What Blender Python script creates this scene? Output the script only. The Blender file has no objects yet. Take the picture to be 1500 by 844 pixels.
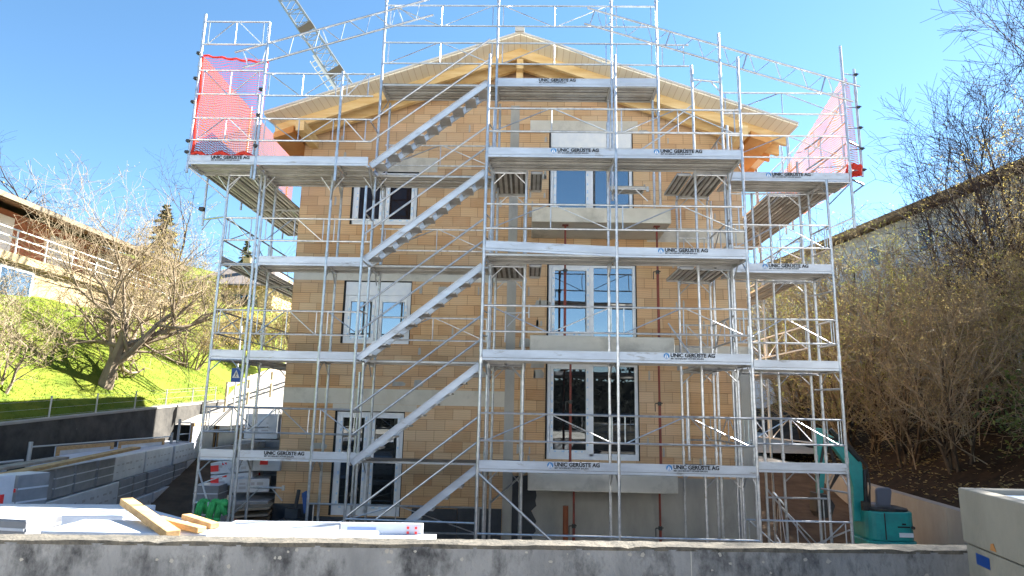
import bpy, math, random
from mathutils import Vector, Matrix
R = random.Random(11)
S = bpy.context.scene
C = S.collection
V = Vector
PI = math.pi

# ------------------------------------------------------------------ mesh helper
class MB:
    def __init__(s):
        s.v = []; s.f = []
    def _add(s, vs, fs):
        o = len(s.v); s.v += [tuple(x) for x in vs]; s.f += [tuple(i + o for i in f) for f in fs]
        return s
    def tube(s, p, q, r, n=8, r2=None, cap=True):
        p = V(p); q = V(q); d = q - p
        if d.length < 1e-6: return s
        d.normalize(); r2 = r if r2 is None else r2
        a = d.orthogonal().normalized(); b = d.cross(a)
        vs = []
        for c, rr in ((p, r), (q, r2)):
            for i in range(n):
                t = 2 * PI * i / n
                vs.append(c + a * (math.cos(t) * rr) + b * (math.sin(t) * rr))
        fs = [(i, (i + 1) % n, n + (i + 1) % n, n + i) for i in range(n)]
        if cap: fs += [tuple(range(n - 1, -1, -1)), tuple(range(n, 2 * n))]
        return s._add(vs, fs)
    def path(s, pts, r, n=8):
        for a, b in zip(pts, pts[1:]): s.tube(a, b, r, n)
        return s
    def box(s, x0, x1, y0, y1, z0, z1):
        vs = [(x, y, z) for z in (z0, z1) for y in (y0, y1) for x in (x0, x1)]
        return s._add(vs, [(0, 2, 3, 1), (4, 5, 7, 6), (0, 1, 5, 4), (2, 6, 7, 3), (0, 4, 6, 2), (1, 3, 7, 5)])
    def obox(s, c, hx, hy, hz):
        c, hx, hy, hz = V(c), V(hx), V(hy), V(hz)
        vs = [c + hx * i + hy * j + hz * k for k in (-1, 1) for j in (-1, 1) for i in (-1, 1)]
        return s._add(vs, [(0, 2, 3, 1), (4, 5, 7, 6), (0, 1, 5, 4), (2, 6, 7, 3), (0, 4, 6, 2), (1, 3, 7, 5)])
    def beam(s, p, q, w, h, up=(0, 0, 1)):
        p = V(p); q = V(q); d = q - p; L = d.length; d.normalize()
        sd = d.cross(V(up)).normalized(); u = sd.cross(d)
        return s.obox((p + q) / 2, d * (L / 2), sd * (w / 2), u * (h / 2))
    def prism(s, poly, ext):
        n = len(poly); ext = V(ext); vs = [V(p) for p in poly] + [V(p) + ext for p in poly]
        return s._add(vs, [tuple(range(n - 1, -1, -1)), tuple(range(n, 2 * n))] + [(i, (i + 1) % n, n + (i + 1) % n, n + i) for i in range(n)])
    def quad(s, *p):
        return s._add(p, [tuple(range(len(p)))])
    def build(s, name, m, parent=None, smooth=False, bevel=0.0, recalc=False):
        me = bpy.data.meshes.new(name)
        off = V((0, 0, 0))
        q = parent
        while q is not None:
            off += V(q.location); q = q.parent
        me.from_pydata([tuple(V(p) - off) for p in s.v], [], s.f)
        me.materials.append(m)
        if smooth: me.polygons.foreach_set('use_smooth', [True] * len(me.polygons))
        me.update()
        o = bpy.data.objects.new(name, me); C.objects.link(o)
        if parent is not None: o.parent = parent
        if bevel:
            b = o.modifiers.new('Bevel', 'BEVEL'); b.width = bevel; b.segments = 2; b.limit_method = 'ANGLE'
        return o

def tag(o, label, cat, group=None, kind=None):
    o['label'] = label; o['category'] = cat
    if group: o['group'] = group
    if kind: o['kind'] = kind
    return o
def struct(o):
    o['kind'] = 'structure'; return o
def thing(name, loc, label, cat, group=None):
    o = bpy.data.objects.new(name, None); C.objects.link(o); o.location = loc; o.empty_display_size = .2
    return tag(o, label, cat, group)
def solo(name, mb, m, label, cat, group=None, bevel=0.0, smooth=False):
    return tag(mb.build(name, m, None, smooth, bevel), label, cat, group)
def copy_tree(root, loc, rz, sc, label, group=None):
    r = root.copy(); C.objects.link(r); r.location = loc; r.rotation_euler = (0, 0, rz); r.scale = (sc, sc, sc)
    r['label'] = label
    if group: r['group'] = group
    for ch in list(root.children):
        c = ch.copy(); C.objects.link(c); c.parent = r
    return r

# ------------------------------------------------------------------ materials
def mat(name, col, rough=.7, metal=0., var=None, vs=3., amt=.5, bump=0., bs=20., spec=.5, var2=None, v2s=.6, v2lo=.5, v2hi=.7, stretch=(1, 1, 1), trans=0.):
    m = bpy.data.materials.new(name); m.use_nodes = True
    nt = m.node_tree; N = nt.nodes; L = nt.links; b = N['Principled BSDF']
    b.inputs['Base Color'].default_value = (*col, 1); b.inputs['Roughness'].default_value = rough
    b.inputs['Metallic'].default_value = metal; b.inputs['Specular IOR Level'].default_value = spec
    g = N.new('ShaderNodeNewGeometry'); mp = N.new('ShaderNodeMapping'); mp.inputs['Scale'].default_value = stretch
    L.new(g.outputs['Position'], mp.inputs['Vector']); pos = mp.outputs['Vector']
    cur = None
    if var is not None:
        n = N.new('ShaderNodeTexNoise'); n.inputs['Scale'].default_value = vs; n.inputs['Detail'].default_value = 7; n.inputs['Roughness'].default_value = .65
        L.new(pos, n.inputs['Vector'])
        r = N.new('ShaderNodeMapRange'); r.inputs[1].default_value = .5 - .28 * amt; r.inputs[2].default_value = .5 + .28 * amt
        L.new(n.outputs['Fac'], r.inputs[0])
        x = N.new('ShaderNodeMix'); x.data_type = 'RGBA'; x.inputs[6].default_value = (*col, 1); x.inputs[7].default_value = (*var, 1)
        L.new(r.outputs[0], x.inputs[0]); cur = x.outputs[2]
    if var2 is not None:
        n2 = N.new('ShaderNodeTexNoise'); n2.inputs['Scale'].default_value = v2s; n2.inputs['Detail'].default_value = 9; n2.inputs['Roughness'].default_value = .7
        L.new(pos, n2.inputs['Vector'])
        r2 = N.new('ShaderNodeMapRange'); r2.inputs[1].default_value = v2lo; r2.inputs[2].default_value = v2hi
        L.new(n2.outputs['Fac'], r2.inputs[0])
        y = N.new('ShaderNodeMix'); y.data_type = 'RGBA'; y.inputs[7].default_value = (*var2, 1)
        if cur is None: y.inputs[6].default_value = (*col, 1)
        else: L.new(cur, y.inputs[6])
        L.new(r2.outputs[0], y.inputs[0]); cur = y.outputs[2]
    if cur is not None: L.new(cur, b.inputs['Base Color'])
    if bump:
        nb = N.new('ShaderNodeTexNoise'); nb.inputs['Scale'].default_value = bs; nb.inputs['Detail'].default_value = 5
        L.new(pos, nb.inputs['Vector'])
        bp = N.new('ShaderNodeBump'); bp.inputs['Strength'].default_value = bump; bp.inputs['Distance'].default_value = .02
        L.new(nb.outputs['Fac'], bp.inputs['Height']); L.new(bp.outputs['Normal'], b.inputs['Normal'])
    if trans:
        t = N.new('ShaderNodeBsdfTranslucent'); ms = N.new('ShaderNodeMixShader'); ms.inputs[0].default_value = trans
        if cur is not None: L.new(cur, t.inputs['Color'])
        else: t.inputs['Color'].default_value = (*col, 1)
        L.new(b.outputs[0], ms.inputs[1]); L.new(t.outputs[0], ms.inputs[2]); L.new(ms.outputs[0], N['Material Output'].inputs['Surface'])
    return m

def brick_mat(name, swap=False):
    m = bpy.data.materials.new(name); m.use_nodes = True
    nt = m.node_tree; N = nt.nodes; L = nt.links; b = N['Principled BSDF']; b.inputs['Roughness'].default_value = .9; b.inputs['Specular IOR Level'].default_value = .2
    g = N.new('ShaderNodeNewGeometry'); sp = N.new('ShaderNodeSeparateXYZ'); L.new(g.outputs['Position'], sp.inputs[0])
    cb = N.new('ShaderNodeCombineXYZ'); L.new(sp.outputs[1 if swap else 0], cb.inputs[0]); L.new(sp.outputs[2], cb.inputs[1])
    # tiny wobble so that the courses are not ruler straight
    nw = N.new('ShaderNodeTexNoise'); nw.inputs['Scale'].default_value = 1.3; L.new(cb.outputs[0], nw.inputs['Vector'])
    wob = N.new('ShaderNodeVectorMath'); wob.operation = 'SCALE'; wob.inputs['Scale'].default_value = .03; L.new(nw.outputs['Color'], wob.inputs[0])
    ad = N.new('ShaderNodeVectorMath'); L.new(cb.outputs[0], ad.inputs[0]); L.new(wob.outputs[0], ad.inputs[1])
    t = N.new('ShaderNodeTexBrick'); t.offset = .42; t.squash = 1.0; t.inputs['Scale'].default_value = 1
    t.inputs['Brick Width'].default_value = .43; t.inputs['Row Height'].default_value = .249; t.inputs['Mortar Size'].default_value = .0045
    t.inputs['Mortar Smooth'].default_value = .3; t.inputs['Bias'].default_value = -.1
    t.inputs['Color1'].default_value = (.70, .47, .285, 1); t.inputs['Color2'].default_value = (.69, .53, .35, 1); t.inputs['Mortar'].default_value = (.25, .145, .08, 1)
    L.new(ad.outputs[0], t.inputs['Vector'])
    # second random set (darker burnt bricks) using other seeds
    t2 = N.new('ShaderNodeTexBrick'); t2.offset = .42; t2.inputs['Scale'].default_value = 1
    t2.inputs['Brick Width'].default_value = .43; t2.inputs['Row Height'].default_value = .249; t2.inputs['Mortar Size'].default_value = .0; t2.inputs['Bias'].default_value = -.25
    t2.inputs['Color1'].default_value = (1, 1, 1, 1); t2.inputs['Color2'].default_value = (.62, .51, .42, 1)
    of = N.new('ShaderNodeVectorMath'); of.inputs[1].default_value = (4.3, 2.49, 0); L.new(ad.outputs[0], of.inputs[0]); L.new(of.outputs[0], t2.inputs['Vector'])
    mu = N.new('ShaderNodeMix'); mu.data_type = 'RGBA'; mu.blend_type = 'MULTIPLY'; mu.inputs[0].default_value = .75
    L.new(t.outputs['Color'], mu.inputs[6]); L.new(t2.outputs['Color'], mu.inputs[7])
    # grooves of the fired clay, weathering blotches
    w = N.new('ShaderNodeTexWave'); w.bands_direction = 'Y'; w.inputs['Scale'].default_value = 6.0; w.inputs['Distortion'].default_value = 2; w.inputs['Detail'].default_value = 2; L.new(ad.outputs[0], w.inputs['Vector'])
    mu2 = N.new('ShaderNodeMix'); mu2.data_type = 'RGBA'; mu2.blend_type = 'MULTIPLY'; mu2.inputs[0].default_value = .16
    L.new(mu.outputs[2], mu2.inputs[6]); L.new(w.outputs['Color'], mu2.inputs[7])
    n = N.new('ShaderNodeTexNoise'); n.inputs['Scale'].default_value = 1.1; n.inputs['Detail'].default_value = 8; n.inputs['Roughness'].default_value = .7; L.new(ad.outputs[0], n.inputs['Vector'])
    r = N.new('ShaderNodeMapRange'); r.inputs[1].default_value = .42; r.inputs[2].default_value = .75; r.inputs[4].default_value = .45; L.new(n.outputs['Fac'], r.inputs[0])
    mx = N.new('ShaderNodeMix'); mx.data_type = 'RGBA'; mx.inputs[7].default_value = (.60, .46, .33, 1); L.new(r.outputs[0], mx.inputs[0]); L.new(mu2.outputs[2], mx.inputs[6])
    nl = N.new('ShaderNodeTexNoise'); nl.inputs['Scale'].default_value = .45; nl.inputs['Detail'].default_value = 5; L.new(cb.outputs[0], nl.inputs['Vector'])
    rl = N.new('ShaderNodeMapRange'); rl.inputs[1].default_value = .40; rl.inputs[2].default_value = .66; L.new(nl.outputs['Fac'], rl.inputs[0])
    ml = N.new('ShaderNodeMix'); ml.data_type = 'RGBA'; ml.blend_type = 'MULTIPLY'; ml.inputs[7].default_value = (.96, .84, .68, 1); L.new(rl.outputs[0], ml.inputs[0]); L.new(mx.outputs[2], ml.inputs[6])
    L.new(ml.outputs[2], b.inputs['Base Color'])
    bp = N.new('ShaderNodeBump'); bp.inputs['Strength'].default_value = .6; bp.inputs['Distance'].default_value = .012; bp.invert = True
    L.new(t.outputs['Fac'], bp.inputs['Height']); L.new(bp.outputs[0], b.inputs['Normal'])
    return m

def stripes_mat(name, c1, c2, axis, period, width=.08, rough=.8, vary=.25):
    """boards: thin dark joints every `period` metres along axis, each board a slightly different tone"""
    m = bpy.data.materials.new(name); m.use_nodes = True
    nt = m.node_tree; N = nt.nodes; L = nt.links; b = N['Principled BSDF']; b.inputs['Roughness'].default_value = rough; b.inputs['Specular IOR Level'].default_value = .25
    g = N.new('ShaderNodeNewGeometry'); sp = N.new('ShaderNodeSeparateXYZ'); L.new(g.outputs['Position'], sp.inputs[0])
    d = N.new('ShaderNodeMath'); d.operation = 'DIVIDE'; d.inputs[1].default_value = period; L.new(sp.outputs[axis], d.inputs[0])
    fr = N.new('ShaderNodeMath'); fr.operation = 'FRACT'; L.new(d.outputs[0], fr.inputs[0])
    fl = N.new('ShaderNodeMath'); fl.operation = 'FLOOR'; L.new(d.outputs[0], fl.inputs[0])
    wn = N.new('ShaderNodeTexWhiteNoise'); wn.noise_dimensions = '1D'; L.new(fl.outputs[0], wn.inputs['W'])
    lt = N.new('ShaderNodeMath'); lt.operation = 'LESS_THAN'; lt.inputs[1].default_value = width; L.new(fr.outputs[0], lt.inputs[0])
    no = N.new('ShaderNodeTexNoise'); no.inputs['Scale'].default_value = 3; no.inputs['Detail'].default_value = 6; L.new(g.outputs['Position'], no.inputs['Vector'])
    av = N.new('ShaderNodeMath'); av.operation = 'MULTIPLY_ADD'; av.inputs[1].default_value = .6; L.new(wn.outputs['Value'], av.inputs[0]); 
    n3 = N.new('ShaderNodeMath'); n3.operation = 'MULTIPLY'; n3.inputs[1].default_value = .5; L.new(no.outputs['Fac'], n3.inputs[0]); L.new(n3.outputs[0], av.inputs[2])
    x = N.new('ShaderNodeMix'); x.data_type = 'RGBA'; x.inputs[6].default_value = (*c1, 1); x.inputs[7].default_value = tuple(c * (1 - vary) for c in c1) + (1,); L.new(av.outputs[0], x.inputs[0])
    y = N.new('ShaderNodeMix'); y.data_type = 'RGBA'; y.inputs[7].default_value = (*c2, 1); L.new(x.outputs[2], y.inputs[6]); L.new(lt.outputs[0], y.inputs[0])
    L.new(y.outputs[2], b.inputs['Base Color'])
    return m

def glass_mat(name, refl, tint=(.012, .014, .016)):
    m = bpy.data.materials.new(name); m.use_nodes = True
    nt = m.node_tree; N = nt.nodes; L = nt.links; N.remove(N['Principled BSDF'])
    d = N.new('ShaderNodeBsdfDiffuse'); d.inputs['Color'].default_value = (*tint, 1)
    gl = N.new('ShaderNodeBsdfGlossy'); gl.inputs['Roughness'].default_value = .012; gl.inputs['Color'].default_value = (.88, .94, 1, 1)
    ms = N.new('ShaderNodeMixShader')
    fr = N.new('ShaderNodeFresnel'); fr.inputs['IOR'].default_value = 1.5
    a = N.new('ShaderNodeMath'); a.inputs[1].default_value = refl; L.new(fr.outputs[0], a.inputs[0]); a.use_clamp = True
    L.new(a.outputs[0], ms.inputs[0])
    g = N.new('ShaderNodeNewGeometry'); no = N.new('ShaderNodeTexNoise'); no.inputs['Scale'].default_value = 1.6; L.new(g.outputs['Position'], no.inputs['Vector'])
    bp = N.new('ShaderNodeBump'); bp.inputs['Strength'].default_value = .03; bp.inputs['Distance'].default_value = .05; L.new(no.outputs['Fac'], bp.inputs['Height']); L.new(bp.outputs[0], gl.inputs['Normal'])
    L.new(d.outputs[0], ms.inputs[1]); L.new(gl.outputs[0], ms.inputs[2]); L.new(ms.outputs[0], N['Material Output'].inputs['Surface'])
    return m

def net_mat(name, col, cz=.30, cx=.10):
    """woven debris net: threads with real holes between them"""
    m = bpy.data.materials.new(name); m.use_nodes = True
    nt = m.node_tree; N = nt.nodes; L = nt.links; N.remove(N['Principled BSDF'])
    g = N.new('ShaderNodeNewGeometry'); sp = N.new('ShaderNodeSeparateXYZ'); L.new(g.outputs['Position'], sp.inputs[0])
    no = N.new('ShaderNodeTexNoise'); no.inputs['Scale'].default_value = 2.2; L.new(g.outputs['Position'], no.inputs['Vector'])
    def th(sock, per, w):
        a = N.new('ShaderNodeMath'); a.operation = 'MULTIPLY_ADD'; a.inputs[1].default_value = .16; L.new(no.outputs['Fac'], a.inputs[0]); L.new(sock, a.inputs[2])
        d = N.new('ShaderNodeMath'); d.operation = 'DIVIDE'; d.inputs[1].default_value = per; L.new(a.outputs[0], d.inputs[0])
        f = N.new('ShaderNodeMath'); f.operation = 'FRACT'; L.new(d.outputs[0], f.inputs[0])
        l = N.new('ShaderNodeMath'); l.operation = 'LESS_THAN'; l.inputs[1].default_value = w; L.new(f.outputs[0], l.inputs[0]); return l.outputs[0]
    xy = N.new('ShaderNodeMath'); L.new(sp.outputs[0], xy.inputs[0]); L.new(sp.outputs[1], xy.inputs[1])
    a = th(sp.outputs[2], .052, cz); b = th(xy.outputs[0], .047, cx)
    mx = N.new('ShaderNodeMath'); mx.operation = 'MAXIMUM'; L.new(a, mx.inputs[0]); L.new(b, mx.inputs[1])
    di = N.new('ShaderNodeBsdfDiffuse'); di.inputs['Color'].default_value = (*col, 1)
    tl = N.new('ShaderNodeBsdfTranslucent'); tl.inputs['Color'].default_value = (*col, 1)
    m1 = N.new('ShaderNodeMixShader'); m1.inputs[0].default_value = .6; L.new(di.outputs[0], m1.inputs[1]); L.new(tl.outputs[0], m1.inputs[2])
    tr = N.new('ShaderNodeBsdfTransparent'); m2 = N.new('ShaderNodeMixShader'); L.new(mx.outputs[0], m2.inputs[0]); L.new(tr.outputs[0], m2.inputs[1]); L.new(m1.outputs[0], m2.inputs[2])
    L.new(m2.outputs[0], N['Material Output'].inputs['Surface'])
    return m

M = {}
M['brick'] = brick_mat('clay_brick'); M['brick_side'] = brick_mat('clay_brick_side', True)
M['conc'] = mat('concrete', (.54, .51, .44), .9, var=(.62, .59, .52), vs=1.6, bump=.25, bs=14, var2=(.25, .24, .21), v2s=1.1, v2lo=.52, v2hi=.8)
M['concgrey'] = mat('grey_concrete', (.33, .325, .30), .9, var=(.44, .43, .40), vs=1.3, bump=.25, bs=18, var2=(.17, .17, .165), v2s=.9, v2lo=.55, v2hi=.8, stretch=(1, 1, .4))
M['concwall'] = mat('weathered_concrete', (.17, .175, .183), .92, var=(.26, .265, .27), vs=2.2, bump=.7, bs=34, var2=(.035, .036, .04), v2s=3.1, v2lo=.48, v2hi=.66, stretch=(1, 1, .6))
M['conccap'] = mat('weathered_concrete_top', (.14, .125, .10), .95, var=(.075, .07, .06), vs=7, bump=.8, bs=45, var2=(.035, .034, .03), v2s=13, v2lo=.5, v2hi=.66)
M['concdark'] = mat('blackened_concrete', (.028, .027, .025), .95, var=(.075, .07, .062), vs=1.6, bump=.4, bs=9, var2=(.16, .15, .13), v2s=5, v2lo=.66, v2hi=.75)
M['concpale'] = mat('pale_concrete', (.34, .33, .30), .9, var=(.27, .26, .24), vs=1.2, bump=.25, bs=20, var2=(.26, .22, .17), v2s=1.8, v2lo=.55, v2hi=.8, stretch=(1, 1, .5))
M['steel'] = mat('galvanised_steel', (.60, .62, .65), .36, .75, var=(.42, .44, .47), vs=9, bump=.1, bs=60, var2=(.30, .26, .22), v2s=5, v2lo=.60, v2hi=.72)
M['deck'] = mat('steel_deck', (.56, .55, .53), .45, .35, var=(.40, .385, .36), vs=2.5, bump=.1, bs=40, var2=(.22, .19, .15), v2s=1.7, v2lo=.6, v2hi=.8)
M['deckshade'] = mat('deck_plate_shade', (.20, .185, .165), .7, .1, var=(.13, .115, .10), vs=2.5, var2=(.27, .25, .22), v2s=3, v2lo=.55, v2hi=.75)  # darker than the ribs, paints the shade in the recesses between them
M['toe'] = mat('toe_board_metal', (.60, .64, .70), .45, .4, var=(.46, .49, .54), vs=2.2, var2=(.27, .25, .23), v2s=3.4, v2lo=.585, v2hi=.70, stretch=(.5, 1, 2))
M['wood'] = mat('fresh_spruce', (.84, .64, .35), .7, var=(.68, .45, .19), vs=3, bump=.1, bs=30, spec=.3, var2=(.42, .24, .10), v2s=7, v2lo=.66, v2hi=.74, stretch=(.35, 1, 2.5))
M['woodor'] = mat('glow_orange_spruce', (.74, .40, .15), .7, var=(.62, .30, .10), vs=2, spec=.3)  # orange paints sun reflected under the eaves; plain colour on the neighbour's pier
M['soffit'] = stripes_mat('soffit_boards', (.90, .82, .67), (.62, .50, .34), 0, .15, .07, .8, .12)
M['plank'] = mat('site_plank', (.56, .36, .16), .8, var=(.36, .22, .10), vs=3, bump=.2, bs=25, stretch=(2, 2, 6))
M['plankgrey'] = mat('grey_plank', (.34, .29, .23), .85, var=(.22, .18, .14), vs=3, bump=.2, bs=25)
M['rooftop'] = mat('roof_underlay', (.62, .58, .52), .7, var=(.52, .49, .44), vs=2)
M['white'] = mat('white_window_plastic', (.80, .82, .84), .35, var=(.70, .74, .80), vs=5, amt=.6)
M['film'] = mat('printed_protective_film', (.62, .76, .88), .35, var=(.30, .52, .78), vs=26, amt=.5)
M['glass'] = glass_mat('reflecting_glass', .30)
M['glassdark'] = glass_mat('dark_glass', .09)
M['glassroom'] = glass_mat('dark_room_glass', -.02, (.02, .012, .01))
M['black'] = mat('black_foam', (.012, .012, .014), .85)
M['plinth'] = mat('bitumen_coated_panel', (.028, .034, .045), .6, var=(.05, .058, .07), vs=2, bump=.2, bs=15)
M['prop'] = mat('red_prop_paint', (.26, .045, .03), .6, .1, var=(.16, .04, .03), vs=8)
M['net'] = net_mat('red_debris_net', (.46, .14, .03), .44, .12)
M['netshade'] = net_mat('shaded_red_net', (.40, .045, .06), .20, .06)  # darker, sparser copy of the net that paints the front panel's shade
M['redcloth'] = mat('red_net_bundle', (.72, .05, .03), .8, trans=.3)
M['foam'] = mat('wrapped_foam_pack', (.57, .60, .66), .4, var=(.45, .49, .56), vs=2.5, bump=.7, bs=4)
M['foamgrey'] = mat('grey_insulation_board', (.20, .205, .22), .8, var=(.26, .265, .28), vs=3)
M['foamend'] = mat('dark_insulation_edge', (.19, .20, .22), .85, var=(.25, .26, .28), vs=4)
M['printblue'] = mat('blue_print', (.20, .28, .52), .6)
M['printred'] = mat('red_print', (.70, .03, .03), .6)
M['printgrey'] = mat('grey_print', (.36, .37, .41), .6)
M['printblack'] = mat('black_print', (.01, .01, .012), .6)
M['logoblue'] = mat('logo_blue', (.04, .22, .50), .5)
M['teal'] = mat('teal_machine_paint', (.02, .34, .31), .38, var=(.02, .25, .24), vs=3, var2=(.16, .15, .11), v2s=6, v2lo=.66, v2hi=.74)
M['rubber'] = mat('black_rubber', (.018, .018, .018), .7, var=(.06, .05, .04), vs=6)
M['darkmetal'] = mat('dark_machine_metal', (.05, .05, .05), .5, .5)
M['seat'] = mat('grey_seat_vinyl', (.14, .15, .19), .55)
M['greencloth'] = mat('green_cloth', (.06, .42, .12), .9, var=(.04, .30, .09), vs=8, bump=.4, bs=12)
M['pipe'] = mat('rust_brown_pipe', (.30, .085, .03), .55, var=(.24, .07, .03), vs=5)
M['blueplastic'] = mat('blue_plastic', (.03, .10, .34), .5)
M['grass'] = mat('meadow_grass', (.10, .145, .017), .95, var=(.15, .17, .022), vs=1.4, bump=.4, bs=14, var2=(.065, .10, .014), v2s=2.4, v2lo=.45, v2hi=.75, spec=.1)
M['soil'] = mat('site_soil', (.13, .095, .065), .95, var=(.075, .055, .04), vs=1.5, bump=.6, bs=10, spec=.1)
M['litter'] = mat('leaf_litter', (.024, .017, .011), .95, var=(.045, .03, .018), vs=4, bump=.9, bs=18, var2=(.012, .009, .007), v2s=1.6, v2lo=.45, v2hi=.65, spec=.1)
M['gravel'] = mat('pale_gravel', (.48, .44, .36), .95, var=(.38, .34, .27), vs=6, bump=.4, bs=40)
M['asphalt'] = mat('concrete_paving', (.46, .44, .40), .9, var=(.40, .38, .35), vs=9, bump=.3, bs=80)
M['road'] = mat('sunbleached_road', (.33, .31, .28), .9, var=(.28, .26, .23), vs=2, bump=.2, bs=60)
M['forest'] = mat('dark_conifers', (.006, .007, .006), .95, var=(.011, .012, .009), vs=.8, bump=1, bs=2, spec=.1)
M['bark'] = mat('grey_bark', (.18, .14, .10), .95, var=(.27, .22, .16), vs=7, bump=.8, bs=22, spec=.1, stretch=(1, 1, .4))
M['darkbark'] = mat('dark_bark', (.055, .042, .03), .95, var=(.10, .078, .055), vs=5, spec=.1)
M['twig'] = mat('pale_twig', (.30, .24, .16), .9, var=(.20, .155, .10), vs=2, spec=.15)
M['twigbrown'] = mat('brown_twig', (.17, .135, .09), .9, var=(.32, .265, .18), vs=1.5, spec=.15)
M['twigpurple'] = mat('purple_brown_twig', (.034, .026, .025), .9, var=(.055, .042, .038), vs=2, spec=.15)
M['bud'] = mat('ochre_bud', (.62, .49, .15), .8, var=(.42, .35, .10), vs=1.2, trans=.5)
M['budbrown'] = mat('dry_brown_leaf', (.40, .33, .14), .85, var=(.26, .20, .09), vs=1.5, trans=.45)
M['leafgreen'] = mat('evergreen_leaf', (.055, .095, .025), .7, var=(.11, .14, .03), vs=1.6, trans=.25)
M['leafolive'] = mat('olive_leaf', (.34, .33, .08), .75, var=(.20, .22, .05), vs=1.4, trans=.5)
M['conifer'] = mat('spruce_needles', (.04, .065, .03), .85, var=(.10, .10, .04), vs=1.2)
M['cream'] = mat('cream_plaster', (.36, .28, .16), .9, var=(.28, .21, .115), vs=1.5)
M['whiteplaster'] = mat('white_plaster', (.78, .77, .73), .9, var=(.72, .71, .67), vs=.6)
M['yellowplaster'] = mat('yellow_plaster', (.62, .45, .22), .9, var=(.52, .38, .18), vs=1.5)
M['redbrickpanel'] = mat('red_brick_cladding', (.38, .15, .08), .9, var=(.30, .12, .07), vs=3)
M['brownwood'] = mat('dark_brown_boards', (.13, .065, .03), .8, var=(.09, .045, .02), vs=3)
M['tiles'] = stripes_mat('grey_roof_tiles', (.22, .19, .175), (.10, .085, .08), 2, .16, .16)
M['tilesbrown'] = stripes_mat('brown_roof_tiles', (.21, .14, .075), (.09, .06, .035), 2, .22, .16)
M['stucco'] = mat('blue_grey_render', (.34, .37, .43), .9, var=(.27, .30, .35), vs=.9)
M['greenshutter'] = mat('green_shutter', (.02, .16, .13), .6)
M['railwhite'] = mat('white_rail', (.75, .75, .74), .5)
M['signblue'] = mat('traffic_sign_blue', (.02, .10, .42), .4)
M['signwhite'] = mat('traffic_sign_white', (.80, .80, .80), .4)
M['galvpost'] = mat('grey_post', (.42, .43, .43), .5, .4)
M['crane'] = mat('crane_paint', (.26, .30, .33), .5, .3, var=(.20, .21, .21), vs=6)
M['craneplate'] = mat('brown_plate', (.16, .12, .07), .5)
M['ice'] = mat('pale_blue_lining', (.55, .66, .78), .5, var=(.45, .55, .68), vs=3)
M['rustspot'] = mat('rust_stain', (.40, .17, .05), .9)
M['fencewood'] = mat('weathered_fence_wood', (.50, .43, .30), .85, var=(.40, .33, .22), vs=4)

# ------------------------------------------------------------------ setting
def grid_mesh(name, xs, ys, fn, m):
    mb = MB(); nx = len(xs)
    for y in ys:
        for x in xs: mb.v.append(fn(x, y))
    for j in range(len(ys) - 1):
        for i in range(nx - 1):
            a = j * nx + i; mb.f.append((a, a + 1, a + nx + 1, a + nx))
    return struct(mb.build(name, m, smooth=True))
def frange(a, b, n): return [a + (b - a) * i / (n - 1) for i in range(n)]
def rv0(r): return V((r.uniform(-1, 1), r.uniform(-1, 1), r.uniform(-1, 1)))
def wob(x, y, a=1.): return a * (math.sin(x * 1.7 + y * .9) + math.sin(x * .63 - y * 1.31 + 2) + .5 * math.sin(x * 3.1 + y * 2.7))

struct(MB().quad((-400, -400, -.05), (400, -400, -.05), (400, 400, -.05), (-400, 400, -.05)).build('ground', M['soil']))
grid_mesh('site_ground', frange(-12.6, 12, 50), frange(5, 27, 44), lambda x, y: (x, y, .06 + .02 * wob(x, y) + max(0, y - 17) * .16 + max(0, -7 - x) * .12), M['soil'])
grid_mesh('yard', frange(-9.5, 16, 14), frange(26.5, 150, 20), lambda x, y: (x, y, 2.0 + .02 * (y - 26)), M['gravel'])
# street behind the camera, the parapet keeps it from the site
struct(MB().box(-60, 60, -12, 4.9, 1.2, 1.9).build('street', M['asphalt']))
struct(MB().box(-60, 60, -40, -12.05, 1.2, 2.02).build('pavement', M['concgrey']))
# unseen white houses added across the street to bounce sunlight onto the facade
for hx0, hx1, hl in ((-46, -17.5, 'unseen white house added across the street at left to bounce light onto the facade'), (11.5, 46, 'unseen white house added behind the camera on the right to bounce light onto the facade')):
    t = thing('added_bounce_house', ((hx0 + hx1) / 2, -16, 2), hl, 'house', 'unseen houses added to bounce light')
    MB().box(hx0, hx1, -27, -16, 2.0, 13.5).build('wall', M['whiteplaster'], t)
    MB().prism([(hx0 - .8, -28, 13.5), (hx0 - .8, -15.2, 13.5), (hx0 - .8, -21.5, 16.5)], (hx1 - hx0 + 1.6, 0, 0)).build('roof', M['tilesbrown'], t)
    for k in range(int((hx1 - hx0) / 4)):
        for z in (3.2, 6.4, 9.8): MB().box(hx0 + 1.5 + k * 4, hx0 + 2.8 + k * 4, -16.02, -15.95, z, z + 1.6).build('window', M['glassdark'], t)
R.seed(31)
mb = MB()
for i in range(5200):
    x = R.uniform(-17, 11); y = R.uniform(-17, -14); z = 2.0 + R.random() * (4.6 + .7 * math.sin(x * .9)); s_ = R.uniform(.12, .3); a = rv0(R) * s_; b = a.cross(rv0(R)).normalized() * s_ * .7
    c = V((x, y, z)); mb.quad(c - a, c + b, c + a, c - b)
mb.box(-17, 11, -16.2, -15, 2.0, 5.6)
tag(mb.build('hedge', M['forest']), 'tall dark hedge across the street mirrored in the ground floor door', 'hedge')
def walltop(y): return 2.85 + (y - 15) * .062
def hill(x, y):
    u = max(0, -12.75 - x)
    z = walltop(min(max(y, 8), 30)) - .05 + .60 * min(u, 7.2) + .20 * max(0, min(u - 7.2, 40))
    z += max(0, y - 33) * .17 * min(1, .15 + u / 5)
    if u > .3: z += .05 * wob(x, y)
    return z
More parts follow.
